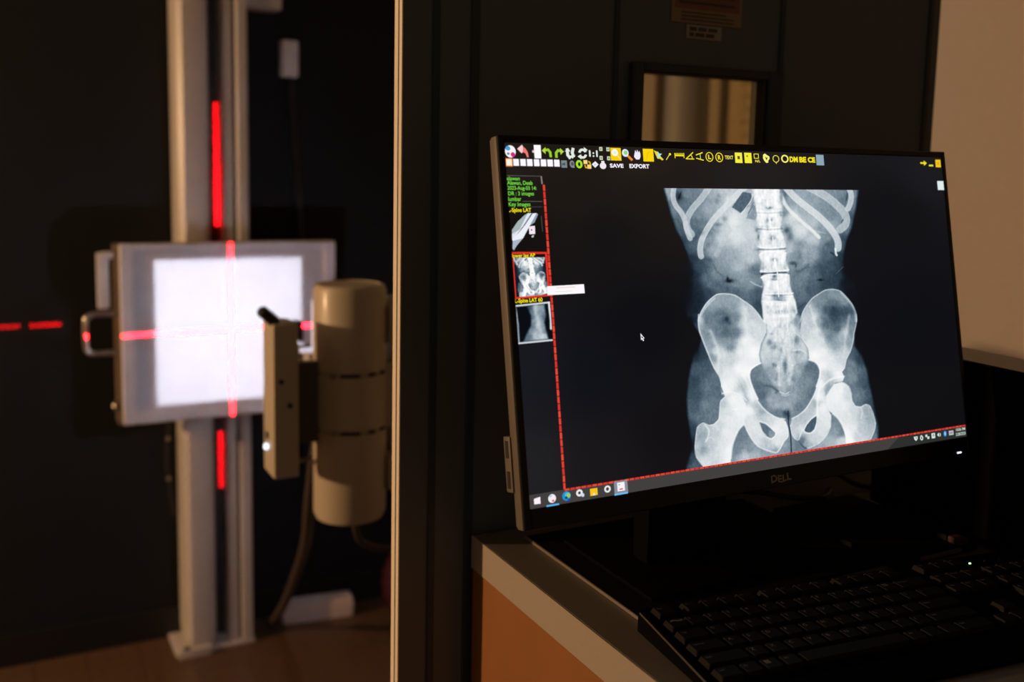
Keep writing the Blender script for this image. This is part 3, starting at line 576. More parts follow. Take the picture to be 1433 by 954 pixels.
# toolbar, lower row
g.rect(712.2, 227.2, 10.4, 11.8, (225, 120, 40)); g.rect(712.2, 227.2, 7.8, 9, (255, 240, 220), 2)
for k, a in enumerate((722, 731.7, 741.1, 750.8, 760.3, 769.6, 779.0)): g.rect(a, 227.2+k*0.18, 7.6, 9.6, (252, 246, 255))
g.rect(789.2, 229.6, 8, 10.2, (120, 134, 138)); g.loc(789.2, 229.6, [(-3, -0.6), (1.6, -2), (1.6, 1.6), (-3, 1.4)], (70, 84, 90), 2)
g.disc(800.3, 229.6, 3.4, 5, (128, 130, 140)); g.disc(800.6, 229.4, 1.8, 2.4, (80, 82, 92), 2); g.rect(802.2, 233.6, 3, 2.4, (140, 142, 150), 2)
g.ring(810.3, 229.8, 4.6, 5.8, 2.9, (165, 226, 48))
g.rect(819, 226.8, 5.4, 5.4, (252, 214, 130)); g.rect(824.4, 233.2, 5.6, 5.6, (250, 214, 130)); g.line(821.5, 230.5, [(2, -4.4), (4, -3.6), (4.2, -0.8)], 1.6, (235, 180, 20)); g.line(821.5, 230.5, [(-3.4, 0.8), (-2.4, 4), (0.4, 4.2)], 1.6, (235, 180, 20))
g.loc(832.5, 230, [(-4.6, 0), (0.6, -4.4), (4.8, 0), (-0.2, 4.8)], (236, 240, 250)); g.rect(832.2, 230.4, 1.2, 1.4, (120, 120, 130), 2)
g.disc(843.6, 232, 4.5, 4.6, (240, 232, 240)); g.rect(843.4, 227.4, 4.2, 4.4, (240, 232, 240), 2)
g.text('SAVE', 853.2, 872.2, 229, 234.8, (250, 246, 255), 2, 0.035); g.text('EXPORT', 880.6, 908.4, 229.6, 235.6, (250, 246, 255), 2, 0.035)
# side list
ln = (92, 90, 92)
g.px([(708, 245.2), (757.5, 246.2), (757.6, 247), (708, 246)], ln); g.px([(756, 246.4), (758, 246.4), (759.4, 257.6), (757.4, 257.6)], (130, 126, 122)); g.px([(731, 281.3), (758.6, 281.5), (758.7, 282.3), (731, 282.1)], ln); g.px([(743, 289.2), (759, 289), (759, 289.8), (743, 290)], (70, 62, 84))
g.px([(756.6, 302), (757.6, 302), (759.6, 324), (758.6, 324)], (70, 70, 72))
for t, a, b, c, d in (('alawan', 709, 727, 247, 252.4), ('Alawan, Deeb', 709.5, 745, 253, 259.6), ('2023-Aug-03 14:', 710, 750.5, 260.4, 267.4), ('DR : 3 images', 711, 747, 268, 275), ('lumbar', 711, 729, 275.4, 281.4), ('Key Images', 711.6, 742, 283, 290.4)):
    g.text(t, a, b, c, d, GR, 2, 0.012)
for t, a, b, c, d in (('L-Spine LAT', 711, 743, 291, 298.4), ('lower leg AP', 716, 748.5, 354.8, 361.6), ('L-Spine LAT 60', 720.4, 759, 417, 424.8)):
    g.text(t, a, b, c, d, (252, 232, 16), 5, 0.022)
# first thumbnail (forearm) and its marker
t8 = lambda P: [(700+a/13.625, 290+b/13.625) for a, b in P]
g.px(t8([(460,150),(520,115),(370,420),(250,520),(222,480),(222,430),(330,270)]), (165, 180, 182)); g.px(t8([(520,115),(590,112),(430,360),(300,540),(225,620),(222,500),(370,420)]), (228, 232, 240)); g.px(t8([(590,112),(618,118),(470,340),(420,400),(430,360)]), (110, 118, 140), 2)
g.px(t8([(618,118),(690,112),(560,350),(430,590),(320,620),(235,640),(225,620),(300,540),(420,400)]), (236, 240, 248)); g.px(t8([(690,112),(720,132),(650,290),(560,350)]), (140, 160, 178)); g.px(t8([(235,640),(320,620),(430,590),(320,720),(255,820),(232,790)]), (175, 182, 200))
g.px(t8([(540,365),(655,355),(662,508),(552,514)]), (244, 232, 246), 3); g.px(t8([(580,420),(605,415),(605,445),(582,448)]), (60, 50, 60), 4); g.px(t8([(592,545),(640,530),(630,570),(600,578)]), (200, 205, 215), 3)
# red frame of the chosen thumbnail
a, b, c, d = (714.6, 352.6), (764.8, 352.4), (769.4, 414.2), (719.2, 418.6)
g.px([a, b, (764.8, 355.2), (714.8, 355.4)], RD); g.px([a, (717.8, 353), (722.4, 416), d], RD); g.px([(719, 416), (769.4, 411.8), c, d], RD); g.px([(762.4, 354), (765, 353), c, (767, 414)], RD)
# ruler lines: red dashes down the side list and above the taskbar
def dashes(p0, p1, w0, w1, n, vert, gap):
    p0, p1 = np.array(p0, float), np.array(p1, float); A, C = scr(*p0), scr(*p1)
    for k in range(n):
        q0, q1 = A+(C-A)*((k+gap/2)/n), A+(C-A)*((k+1-gap/2)/n); w = (w0+(w1-w0)*k/n)/2
        if vert: P = [(q0[0]-w, q0[1]), (q0[0]+w, q0[1]), (q1[0]+w, q1[1]), (q1[0]-w, q1[1])]
        else: P = [(q0[0], q0[1]-w), (q1[0], q1[1]-w), (q1[0], q1[1]+w), (q0[0], q0[1]+w)]
        g.uvpoly(P, [(228, 66, 50), (216, 52, 44), (234, 72, 52)][k % 3], 3)
    # the thin dark base line under the dashes
    w = (w0+w1)/5
    P = [(A[0]-w, A[1]), (A[0]+w, A[1]), (C[0]+w, C[1]), (C[0]-w, C[1])] if vert else [(A[0], A[1]-w), (C[0], C[1]-w), (C[0], C[1]+w), (A[0], A[1]+w)]
    g.uvpoly(P, (120, 26, 22), 2)
dashes((760.6, 258), (789.8, 685), 0.0021, 0.0021, 43, True, 0.13)
dashes((789.2, 685.4), (1350.8, 595), 0.0017, 0.0016, 92, False, 0.16)
# tooltip
g.px([(764.8, 400.6), (816.6, 397.6), (817.6, 410.2), (765.6, 413)], (252, 248, 252), 8); g.px([(778, 402.2), (804, 400.8), (804, 402), (778, 403.4)], (246, 205, 200), 9); g.px([(776, 407.8), (800, 406.4), (800, 407.6), (776, 409)], (228, 238, 215), 9)
# pointer
g.loc(898.5, 471.5, [(-2.2, -5.4), (3, 2), (0.8, 2), (2, 5.2), (0.6, 5.8), (-0.7, 2.7), (-2.2, 4.2)], (250, 250, 255), 3); g.loc(898.5, 471.5, [(-1.2, -2.4), (1.2, 1.2), (-1.2, 2)], (20, 20, 24), 4)
# taskbar
tv = -hh+0.0112
g.uvpoly([(-hw, -hh), (hw, -hh), (hw, tv), (-hw, tv)], (66, 64, 63), 1)
g.uvpoly([(hw*0.55, -hh), (hw, -hh), (hw, tv), (hw*0.62, tv)], (46, 48, 46), 2)
g.loc(751.3, 700.4, [(-4.4, -3.4), (4.6, -4.8), (4.6, 4.8), (-4.4, 4.4)], (252, 240, 248), 4)
g.disc(772.2, 697.2, 5.5, 6.2, (244, 236, 244), 4); g.disc(773.6, 700.4, 2, 1.6, (226, 110, 140), 5); g.disc(770, 693.8, 2, 1.6, (170, 205, 230), 5); g.rect(773.2, 706.6, 17.8, 2.6, (96, 180, 240), 4)
g.disc(792.2, 693.8, 6, 6.6, (40, 140, 205), 4); g.disc(793.6, 692, 4, 3.4, (70, 190, 215), 5); g.disc(795.2, 693, 2.6, 3, (160, 205, 70), 6); g.disc(792, 696, 2, 2, (20, 70, 110), 6); g.disc(795.5, 698.5, 1.8, 1.4, (20, 80, 200), 6)
g.ring(810.4, 689.4, 4.7, 5, 2.8, (238, 232, 236), 4); g.disc(815.2, 692.4, 2.2, 2.6, (200, 220, 236), 5)
g.rect(830.6, 688, 10.4, 10, (250, 196, 26), 4); g.loc(830.8, 690, [(-2.6, 3), (0, -1.4), (2.6, 2.4)], (240, 226, 200), 5)
g.ring(849.7, 684, 4.6, 5, 2.5, (232, 232, 236), 4); g.disc(850.2, 683.4, 1.4, 1.5, (60, 62, 70), 5)
g.rect(868.6, 681.6, 19, 18.6, (136, 140, 150), 4); g.rect(868.6, 680.6, 10.4, 12.2, (248, 242, 246), 5); g.rect(866, 678, 2, 1.6, (130, 170, 180), 6); g.rect(868.8, 684, 5, 1.6, (205, 60, 70), 6); g.rect(868.8, 690.6, 18.8, 2.4, (110, 190, 245), 5)
tw = (214, 228, 222)
g.loc(1281, 613.4, [(-2.6, -2.8), (2.8, -2.8), (2.6, 1), (0.4, 3.4), (-1.8, 1.6)], tw, 4); g.rect(1281.6, 612.6, 1.4, 1.4, (30, 36, 34), 5); g.ring(1289.2, 612.6, 2.2, 3.4, 1.4, tw, 4); g.rect(1288.6, 609.6, 2, 1.6, tw, 5)
g.rect(1295.8, 609.6, 2.8, 3.2, tw, 4); g.rect(1298.6, 612.2, 2.8, 3.4, tw, 4); g.rect(1305.6, 609.4, 5, 7.2, tw, 4); g.rect(1305.6, 609.4, 2.6, 0.9, (40, 46, 44), 5); g.rect(1305.6, 607.6, 1.2, 1.2, (40, 46, 44), 5)
g.loc(1313.8, 608, [(-2.6, -1), (0, -3), (0, 3), (-2.6, 1)], tw, 4); g.rect(1315.4, 608, 0.9, 4.6, tw, 4); g.disc(1322, 606.6, 2.2, 4, (50, 140, 225), 4); g.rect(1322, 606.4, 0.9, 4.6, (200, 235, 255), 5); g.rect(1330.6, 605.4, 6.4, 6.2, (196, 196, 202), 4); g.rect(1330.6, 605.4, 4.4, 2.8, (150, 146, 152), 5)
g.text('10:06 PM', 1337.2, 1350, 598.4, 602.4, tw, 4, 0.01); g.text('2/28/2023', 1337, 1350.6, 604.6, 608.8, tw, 4, 0.01)
screen_obj('screen_graphics', g.v, g.f, g.o, fcol=g.c, label='toolbar icons, red ruler dashes, side list and taskbar')
# small film thumbnails
def thumb(quad, fn, nu, nv, off, label):
    q = [scr(*p) for p in quad]; s_, t_ = np.meshgrid(np.linspace(0, 1, nu), np.linspace(0, 1, nv)); s_, t_ = s_.ravel(), t_.ravel()
    uv = np.outer((1-s_)*(1-t_), q[0])+np.outer(s_*(1-t_), q[1])+np.outer(s_*t_, q[2])+np.outer((1-s_)*t_, q[3])
    i = np.arange(nu*nv).reshape(nv, nu); f = np.stack([i[:-1, :-1], i[1:, :-1], i[1:, 1:], i[:-1, 1:]], -1).reshape(-1, 4)
    screen_obj('thumbnail', uv, [tuple(r) for r in f.tolist()], off, vcol=fn(s_, t_), label=label)
def th_pelvis(s_, t_):
    X = 934+(1204-934)*s_+6*t_*0; X = X+(12*t_); Y = 264+(640-264)*t_
    return film_colour(np.clip(radiograph(X, Y)*1.05+14, 0, 255))
def th_lateral(s_, t_):
    f = Film(s_*48, t_*58); P = [(16, 3), (40, 3), (41, 20), (38, 30), (42, 55), (8, 55), (12, 46), (20, 32), (21, 18)]
    f.lay(P, [(18, 6, 70), (30, 6, 175), (38, 8, 140), (24, 20, 110), (30, 22, 190), (38, 22, 110), (22, 34, 120), (30, 34, 200), (37, 36, 150), (14, 48, 105), (26, 48, 190), (36, 50, 205), (40, 42, 110)], 2.0)
    f.line([(28, 4), (27, 14), (29, 24), (31, 36), (33, 50)], 5, 215, 2, 0.5)
    f.v += noise2(f.x, f.y, 2.5, 9)*26*(f.v > 25); f.v = np.clip(f.v, 0, 255)
    f.line([(0.5, 0), (2.0, 28), (1.5, 58)], 2.2, 165, 0.5, 1, False); f.line([(0, 1), (48, 1)], 2.6, 225, 0.6, 1, False); f.line([(46.6, 0), (47.6, 28), (47, 40)], 3.0, 232, 0.8, 1, False); f.line([(0, 57), (48, 57)], 2.8, 225, 0.8, 1, False)
    return film_colour(np.clip(f.v, 0, 255))
thumb([(717.8, 360.6), (763.0, 359.8), (766.8, 412.4), (722.4, 416.4)], th_pelvis, 56, 70, 0.00032, 'small copy of the pelvis film in the side list')
thumb([(720.2, 427), (769.2, 421.8), (773.2, 476.8), (724.6, 481.6)], th_lateral, 50, 60, 0.00032, 'small side view film of a trunk in the side list')
# maker's name, power light
V, F = text_geo('DELL', 0.03); uvl = scr(1078, 672); uvr = scr(1106, 667)
o_ = (uvl+uvr)/2; wu = uvr[0]-uvl[0]; hv = 0.0068
m_logo = mat('logo_ink', (0.42, 0.34, 0.24), 0.4)
def flat_letters(name, V, F, f, parent, material):
    me = bpy.data.meshes.new(name); P = [f(a, b) for a, b in V]; me.from_pydata([tuple(Vector(p)-wpos(parent)) for p in P], [], F); return put(name, me, material, parent, smooth=False)
lv = -hh-0.0098
flat_letters('maker_name', V, F, lambda a, b: (MM @ Vector((o_[0]+(a-0.5)*wu, -0.0012, lv+(b-0.5)*hv+(0.0008*math.sin(a*9))))), bezel, m_logo)
pl_ = scr(1341, 633); m_led = mat('white_led', (0.6, 0.6, 0.7), 0.4, emit=(0.75, 0.78, 1.0), estr=1.6)
mpart('power_light', B().box(pl_[0]-0.0032, pl_[0]+0.0032, -0.0018, -0.0008, max(pl_[1]-0.0008, -B_+0.0005), max(pl_[1]+0.0008, -B_+0.0022), 0.0003, 1), m_led, bezel)
# stand
m_mattblk = mat('matt_black', (0.003, 0.003, 0.003), 0.8, spec=0.04)
part('stand_neck', B().box(0.575, 0.675, 0.80, 0.828, DZ+0.0082, -0.10, 0.006), m_mattblk, mon)
part('stand_base', B().box(0.535, 0.745, 0.735, 0.90, DZ+0.0035, DZ+0.008, 0.002), m_mattblk, mon)

# ------------------------------------------------------------------ worktop, cabinet and desk things
m_top = mat('shaded_top_laminate', (0.165, 0.14, 0.115), 0.6, c2=(0.135, 0.115, 0.095), scale=260, bump=0.05)  # darker than the edge band to tone down the light on the top
m_wood = mat('orange_maple_veneer', (0.35, 0.145, 0.042), 0.45, c2=(0.27, 0.105, 0.028), scale=12, stretch=(1.5, 1.5, 0.25), bump=0.03)
DX0, DY0, DY1 = 0.458, -0.10, 0.970
m_band = mat('tan_edge_band', (0.42, 0.355, 0.295), 0.55, c2=(0.37, 0.31, 0.255), scale=260)
ct = thing('worktop', (DX0+0.5, 0.45, DZ-0.037), 'thick brown laminate worktop carrying the monitor and keyboard', 'worktop')
part('slab', B().box(DX0+0.0012, 1.55, DY0, DY1, DZ-0.037, DZ, 0.0008, 1), m_top, ct, smooth=False)
part('edge_band', B().box(DX0, DX0+0.0011, DY0, DY1, DZ-0.037, DZ-0.0001), m_band, ct, smooth=False)
cab = thing('base_cabinet', (DX0+0.3, 0.45, FZ), 'orange maple veneer base cabinet under the brown worktop', 'cabinet')
part('side_panel', B().box(DX0+0.001, DX0+0.019, DY0+0.01, DY1-0.002, FZ+0.002, DZ-0.0375, 0.001, 1), m_wood, cab)
part('side_panel', B().box(1.53, 1.548, DY0+0.01, DY1-0.002, FZ+0.002, DZ-0.0375, 0.001, 1), m_wood, cab)
part('back_panel', B().box(DX0+0.0195, 1.5295, DY1-0.02, DY1-0.004, FZ+0.002, DZ-0.0375), m_wood, cab)
part('bottom_panel', B().box(DX0+0.0195, 1.5295, DY0+0.012, DY1-0.021, FZ+0.08, FZ+0.098), m_wood, cab)
for k in range(2):
    x0 = DX0+0.022+k*0.536
    dr = part('door', B().box(x0, x0+0.532, DY0+0.0, DY0+0.0115, FZ+0.10, DZ-0.040, 0.001, 1), m_wood, cab)
    part('handle', B().box(x0+(0.47 if k == 0 else 0.05), x0+(0.48 if k == 0 else 0.06), DY0-0.022, DY0-0.0002, DZ-0.20, DZ-0.08, 0.003), m_side, dr)
part('plinth', B().box(DX0+0.02, 1.529, DY0+0.05, DY0+0.066, FZ+0.002, FZ+0.0795), m_wood, cab)
m_mat = mat('black_pad_leather', (0.007, 0.007, 0.007), 0.7, scale=400, bump=0.15, spec=0.1)
m_edge = mat('pale_edge', (0.45, 0.38, 0.32), 0.35, 0.6)
pad = thing('desk_pad', (0.66, 0.82, DZ), 'thin black pad with a bright left edge, flat under the monitor', 'desk pad')
part('sheet', B().box(0.509, 0.815, 0.711, 0.937, DZ+0.0002, DZ+0.003, 0.001, 1), m_mat, pad)
part('edge_strip', B().box(0.5065, 0.5088, 0.711, 0.937, DZ+0.0002, DZ+0.0034, 0.0004, 1), m_edge, pad)
fo = thing('document_folder', (0.884, 0.79, DZ), 'flat black folder between the black pad and the black computer case', 'folder')
part('cover', B().box(0.8165, 0.944, 0.699, 0.881, DZ+0.0002, DZ+0.008, 0.002), m_mat, fo)
part('spine', B().box(0.8165, 0.944, 0.8812, 0.884, DZ+0.0002, DZ+0.0075, 0.001, 1), m_blk, fo)
part('front_edge_glint', B().box(0.855, 0.918, 0.6978, 0.6988, DZ+0.003, DZ+0.0075), m_edge, fo, smooth=False)  # pale strip paints the lit stretch of the folder's front edge
er = thing('eraser', (0.925, 0.712, DZ+0.008), 'small reddish eraser on the near right corner of the black folder', 'eraser')
part('rubber', B().box(0.917, 0.933, 0.7005, 0.716, DZ+0.0082, DZ+0.0155, 0.0025), mat('red_rubber', (0.09, 0.026, 0.022), 0.7), er)
part('sleeve', B().box(0.9165, 0.9335, 0.7162, 0.735, DZ+0.0082, DZ+0.0158, 0.001, 1), m_blk, er)
# slim computer case
m_case = mat('black_gloss_case', (0.004, 0.0035, 0.003), 0.3, scale=200, spec=0.4)
pc = thing('desktop_computer', (0.985, 0.71, DZ), 'slim black computer case standing on the worktop right of the monitor', 'computer')
part('case', B().box(0.952, 1.023, 0.55, 0.86, DZ+0.006, -0.2085, 0.001, 1), m_mattblk, pc)
part('top_cover', B().box(0.952, 1.023, 0.55, 0.86, -0.208, -0.205, 0.001, 1), m_case, pc)
part('front_bezel', B().box(0.953, 1.022, 0.542, 0.5498, DZ+0.008, -0.207, 0.002), m_blk, pc)
for k in range(6): part('vent_slat', B().box(0.9512, 0.9519, 0.62, 0.80, -0.33+k*0.012, -0.326+k*0.012), m_mattblk, pc, smooth=False)
for y in (0.58, 0.83): part('foot', B().box(0.957, 1.018, y-0.012, y+0.012, DZ+0.0002, DZ+0.0058, 0.001, 1), m_port, pc)

# keyboard
KA = math.radians(-6.0); U = 0.01905
m_key = mat('keycap_black', (0.008, 0.008, 0.0085), 0.6, scale=500, spec=0.12)
m_leg = mat('legend_print', (0.20, 0.17, 0.15), 0.5)
K0 = Vector((0.4863, 0.5719, DZ+0.001)) ; kr_ = Matrix.Rotation(KA, 3, 'Z')
def kp(a, b): return K0 + kr_ @ Vector((a, b, 0))
# layout, units from left edge; rows from the bottom (0) to the function row (5.3)
rows = [(0, [(1.25, 'Ctrl'), (1, 'Fn'), (1, '#'), (1, 'Alt'), (5.75, ''), (1, 'Alt'), (1, ''), (1, ''), (2, 'Ctrl')]),
        (1, [(2.25, 'Shift')]+[(1, c) for c in 'ZXCVBNM,./']+[(2.75, 'Shift')]),
        (2, [(1.75, 'Caps Lock')]+[(1, c) for c in "ASDFGHJKL;'"]+[(2.25, 'Enter')]),
        (3, [(1.5, 'Tab')]+[(1, c) for c in 'QWERTYUIOP[]']+[(1.5, '|')]),
        (4, [(1, c) for c in '~1234567890-=']+[(2, 'Backspace')]),
        (5.15, [(1, 'Esc'), (-0.5, '')]+[(1, 'F%d' % k) for k in range(1, 5)]+[(-0.33, '')]+[(1, 'F%d' % k) for k in range(5, 9)]+[(-0.34, '')]+[(1, 'F%d' % k) for k in range(9, 13)])]
keys = []
for r, ks in rows:
    x = 0.0
    for w_, t in ks:
        if w_ < 0: x += -w_; continue
        keys.append((x, r, w_, 1, t)); x += w_
for k, t in enumerate(('Prt', 'Scr', 'Brk')): keys.append((15.4+k, 5.15, 1, 1, t))
for k, t in enumerate(('Ins', 'Home', 'PgUp')): keys.append((15.4+k, 4, 1, 1, t))
for k, t in enumerate(('Del', 'End', 'PgDn')): keys.append((15.4+k, 3, 1, 1, t))
for k in range(3): keys.append((15.4+k, 0, 1, 1, ''))
keys.append((16.4, 1, 1, 1, ''))
for r, s in ((4, 'N/*'), (3, '789'), (2, '456'), (1, '123')):
    for k, c in enumerate(s): keys.append((18.8+k, r, 1, 1, c))
keys += [(18.8, 0, 2, 1, '0'), (20.8, 0, 1, 1, '.'), (21.8, 4, 1, 1, '-'), (21.8, 2, 1, 2, '+'), (21.8, 0, 1, 2, '')]
zl = lambda r: 0.0125 + 0.0016*r          # the case rises towards the back
kb = thing('computer_keyboard', tuple(K0), 'full-size black keyboard with pale legends lying on the worktop', 'keyboard')
Kt = Matrix.Translation(K0) @ Matrix.Rotation(KA, 4, 'Z')
body = B(); mgn = 0.006
body.prism([(-0.034, 0.0), (-0.034, 0.004), (-0.006, 0.0085), (6.35*U+0.004, 0.0195), (6.35*U+0.004, 0.0)], -mgn, 22.8*U+mgn, M=Kt @ Matrix(((0, 1, 0, 0), (1, 0, 0, 0), (0, 0, 1, 0), (0, 0, 0, 1))))
bmesh.ops.recalc_face_normals(body.bm, faces=body.bm.faces)
part('keyboard_case', body, m_mattblk, kb, smooth=False)
part('case_edge', B().box(-mgn-0.0012, -mgn-0.0001, -0.002, 6.35*U, -0.0010, 0.0008, 0.0003, 1, M=Kt @ Matrix.Translation((0, 0, 0.0085)) @ Matrix.Rotation(math.atan2(0.011, 0.131), 4, 'X')), mat('pale_case_edge', (0.10, 0.085, 0.07), 0.4), kb)  # thin paler strip along the left edge of the case
kmesh = {}
for (x, r, w_, h_, t) in keys:
    k = (w_, h_)
    if k not in kmesh:
        bm = bmesh.new(); a, b = w_*U/2-0.0012, h_*U/2-0.0012
        lo = [bm.verts.new((sx*a, sy*b, 0)) for sx, sy in ((-1, -1), (1, -1), (1, 1), (-1, 1))]
        c = 0.0012; a2, b2 = a-0.0012, b-0.0012; hi = []
        for sx, sy in ((-1, -1), (1, -1), (1, 1), (-1, 1)):
            pts = [(sx*a2, sy*(b2-c)), (sx*(a2-c), sy*b2)]
            if sx*sy > 0: pts = pts[::-1] if False else pts
            hi.append(pts)
        order = [hi[0][0], hi[0][1], hi[1][1], hi[1][0], hi[2][0], hi[2][1], hi[3][1], hi[3][0]]
        hv_ = [bm.verts.new((p[0], p[1], 0.0048)) for p in order]
        bm.faces.new(hv_)
        for q, (i, j) in enumerate(((1, 2), (3, 4), (5, 6), (7, 0))):
            bm.faces.new((lo[q], lo[(q+1) % 4], hv_[j], hv_[i]))
        for q, (i, j) in enumerate(((0, 1), (2, 3), (4, 5), (6, 7))): bm.faces.new((lo[q], hv_[j], hv_[i]))
        bmesh.ops.recalc_face_normals(bm, faces=bm.faces)
        me = bpy.data.meshes.new('key'); bm.to_mesh(me); bm.free(); me.materials.append(m_key); kmesh[k] = me
    cx_, cy_ = (x+w_/2)*U, (r+h_/2)*U
    off = kr_ @ Vector((cx_, cy_, 0)); off.z = zl(r+h_/2-0.5)
    ko = bpy.data.objects.new('key', kmesh[k]); COL.objects.link(ko); ko.parent = kb; ko.location = off; ko.rotation_euler = (0, 0, KA)
    if t:
        if t == '#':
            V = np.array([(a+da, b+db) for a in (0, 1.15) for b in (0, 1.15) for da, db in ((0, 0), (1, 0), (1, 1), (0, 1))]); F = [tuple(range(4*i, 4*i+4)) for i in range(4)]; V = V/2.15; asp = 1.0; hgt = 0.0048
        else:
            V, F = text_geo(t, 0.01, False); lo_ = V.min(0); sz = V.max(0)-lo_; V = (V-lo_)/max(sz[1], 1e-6); asp = 1.0; hgt = 0.0040 if len(t) == 1 else 0.0024
            if t in ".,-'": hgt = 0.0014
        P = [(-w_*U/2+0.0045+a*hgt, h_*U/2-0.0052-(hgt if len(t) == 1 else 0.003)+b*hgt, 0.00488) for a, b in V]
        me = bpy.data.meshes.new('legend'); me.from_pydata(P, [], F); me.materials.append(m_leg)
        lo2 = bpy.data.objects.new('legend', me); COL.objects.link(lo2); lo2.parent = ko
gled = mat('green_led', (0.2, 0.5, 0.2), 0.4, emit=(0.55, 1.0, 0.35), estr=2.0)
for k in range(3):
    part('lock_light', B().box(19.1*U+k*0.02, 19.1*U+k*0.02+0.0018, 5.75*U, 5.75*U+0.0014, 0.0186, 0.0198, M=Kt), gled if k == 0 else m_port, kb, smooth=False)

# cables behind the monitor
m_cab = mat('black_cable', (0.006, 0.006, 0.006), 0.45)
solo('monitor_cable', B().tube([(0.70, 0.925, DZ+0.006), (0.78, 0.945, DZ+0.012), (0.83, 0.935, DZ+0.01), (0.87, 0.905, DZ+0.006), (0.905, 0.893, DZ+0.0055), (0.935, 0.91, DZ+0.0055)], 0.0035), m_cab, 'thin black cable arching across the worktop behind the stand neck', 'cable', (0.70, 0.925, DZ))
solo('power_cable', B().tube([(0.90, 0.955, DZ+0.05), (0.93, 0.948, DZ+0.04), (0.96, 0.93, DZ+0.022), (0.985, 0.905, DZ+0.006), (1.03, 0.89, DZ+0.005), (1.10, 0.90, DZ+0.005)], 0.0035), m_cab, 'thin black cable dropping to the worktop beside the computer case', 'cable', (0.90, 0.955, DZ))

# ------------------------------------------------------------------ lead barrier
BX0, BX1, BY0, BY1 = 0.3758, 1.160, 0.980, 1.002
m_bar = mat('dark_brown_laminate', (0.135, 0.148, 0.165), 0.6, c2=(0.122, 0.134, 0.15), scale=60, bump=0.05, spec=0.3)
m_barf = mat('dark_trim', (0.05, 0.058, 0.068), 0.5, spec=0.3)
m_strip = mat('pale_edge_band', (0.95, 0.86, 0.74), 0.5, c2=(0.86, 0.76, 0.64), scale=80, stretch=(1, 1, 0.2))
m_core = mat('dark_core', (0.02, 0.016, 0.012), 0.6)
bar = thing('lead_barrier', ((BX0+BX1)/2, 0.991, FZ), 'tall dark brown protective barrier with a small glass window behind the monitor', 'barrier')
wx0, wx1, wz0, wz1 = 0.667, 0.852, -0.150, 0.109
BT = 0.62
for a, b, c, d in ((BX0+0.001, wx0, FZ+0.002, BT), (wx1, BX1-0.001, FZ+0.002, BT), (wx0, wx1, wz1, BT), (wx0, wx1, FZ+0.002, wz0)):
    part('panel', B().box(a, b, BY0, BY1, c, d), m_bar, bar, smooth=False)
part('edge_band', B().box(BX0-0.0004, BX0+0.0009, BY0+0.0005, BY0+0.008, FZ+0.002, BT), m_strip, bar, smooth=False)
part('edge_band', B().box(BX0-0.0004, BX0+0.0009, BY0+0.0115, BY1-0.0005, FZ+0.002, BT), m_strip, bar, smooth=False)
part('lead_core', B().box(BX0+0.0002, BX0+0.0009, BY0+0.0082, BY0+0.0113, FZ+0.002, BT), m_core, bar, smooth=False)
part('edge_band', B().box(BX1-0.0009, BX1+0.0004, BY0+0.0005, BY1-0.0005, FZ+0.002, BT), m_strip, bar, smooth=False)
for a, b in ((0.4085, 0.4165), (0.452, 0.462), (0.6300, 0.6370), (0.8740, 0.8820), (1.137, 1.145)):
    part('seam_batten', B().box(a, b, BY0-0.003, BY0-0.0001, FZ+0.004, BT, 0.001, 1), m_barf, bar, smooth=False)
fr = B(); e = 0.0155
for a, b, c, d in ((wx0-e, wx0, wz0-e, wz1+0.011), (wx1, wx1+0.024, wz0-e, wz1+0.011), (wx0, wx1, wz1, wz1+0.011), (wx0, wx1, wz0-e, wz0)):
    fr.box(a, b, BY0-0.012, BY0-0.0002, c, d, 0.002, 1)
wf = part('window_frame', fr, m_barf, bar, smooth=False)
part('glazing_bead', B().box(wx1-0.004, wx1-0.0002, BY0-0.006, BY0+0.006, wz0, wz1), mat('bead_bronze', (0.10, 0.075, 0.05), 0.4), wf, smooth=False)
part('window_glass', B().box(wx0+0.0003, wx1-0.0042, BY0+0.007, BY0+0.016, wz0+0.0003, wz1-0.0003), glass_mat('lead_glass', (0.80, 0.76, 0.62)), bar, smooth=False)
# notices stuck on the barrier
m_red = mat('notice_red', (0.24, 0.09, 0.05), 0.5); m_yel = mat('notice_cream', (0.30, 0.22, 0.11), 0.5); m_ink = mat('notice_ink', (0.07, 0.06, 0.05), 0.6); m_lab = mat('label_grey', (0.38, 0.32, 0.26), 0.5)
sg = thing('warning_notice', (0.76, BY0-0.0005, 0.168), 'reddish brown warning notice with a cream border above the small window', 'notice')
part('card', B().box(0.708, 0.812, BY0-0.0016, BY0-0.0002, 0.170, 0.250), m_yel, sg, smooth=False)
part('red_field', B().box(0.7125, 0.8075, BY0-0.0022, BY0-0.0017, 0.1865, 0.245), m_red, sg, smooth=False)
for k in range(3):
    part('print_line', B().box(0.722, 0.800-0.012*(k == 2), BY0-0.0021, BY0-0.0017, 0.1730+k*0.0042, 0.1746+k*0.0042), m_ink, sg, smooth=False)
for k in range(5): part('print_line', B().box(0.718, 0.800, BY0-0.0027, BY0-0.0023, 0.192+k*0.009, 0.195+k*0.009), m_ink, sg, smooth=False)
sg = thing('small_label', (0.756, BY0-0.0005, 0.152), 'small pale label with two dark print lines below the warning notice', 'label')
part('card', B().box(0.7305, 0.7825, BY0-0.0014, BY0-0.0002, 0.1525, 0.1685), m_lab, sg, smooth=False)
for k in range(2):
    x = 0.735
    for w_ in ((0.010, 0.012, 0.013), (0.006, 0.013, 0.012))[k]:
        part('print_line', B().box(x, x+w_, BY0-0.0019, BY0-0.0015, 0.1550+(1-k)*0.0066, 0.1594+(1-k)*0.0066), m_ink, sg, smooth=False); x += w_+0.0028

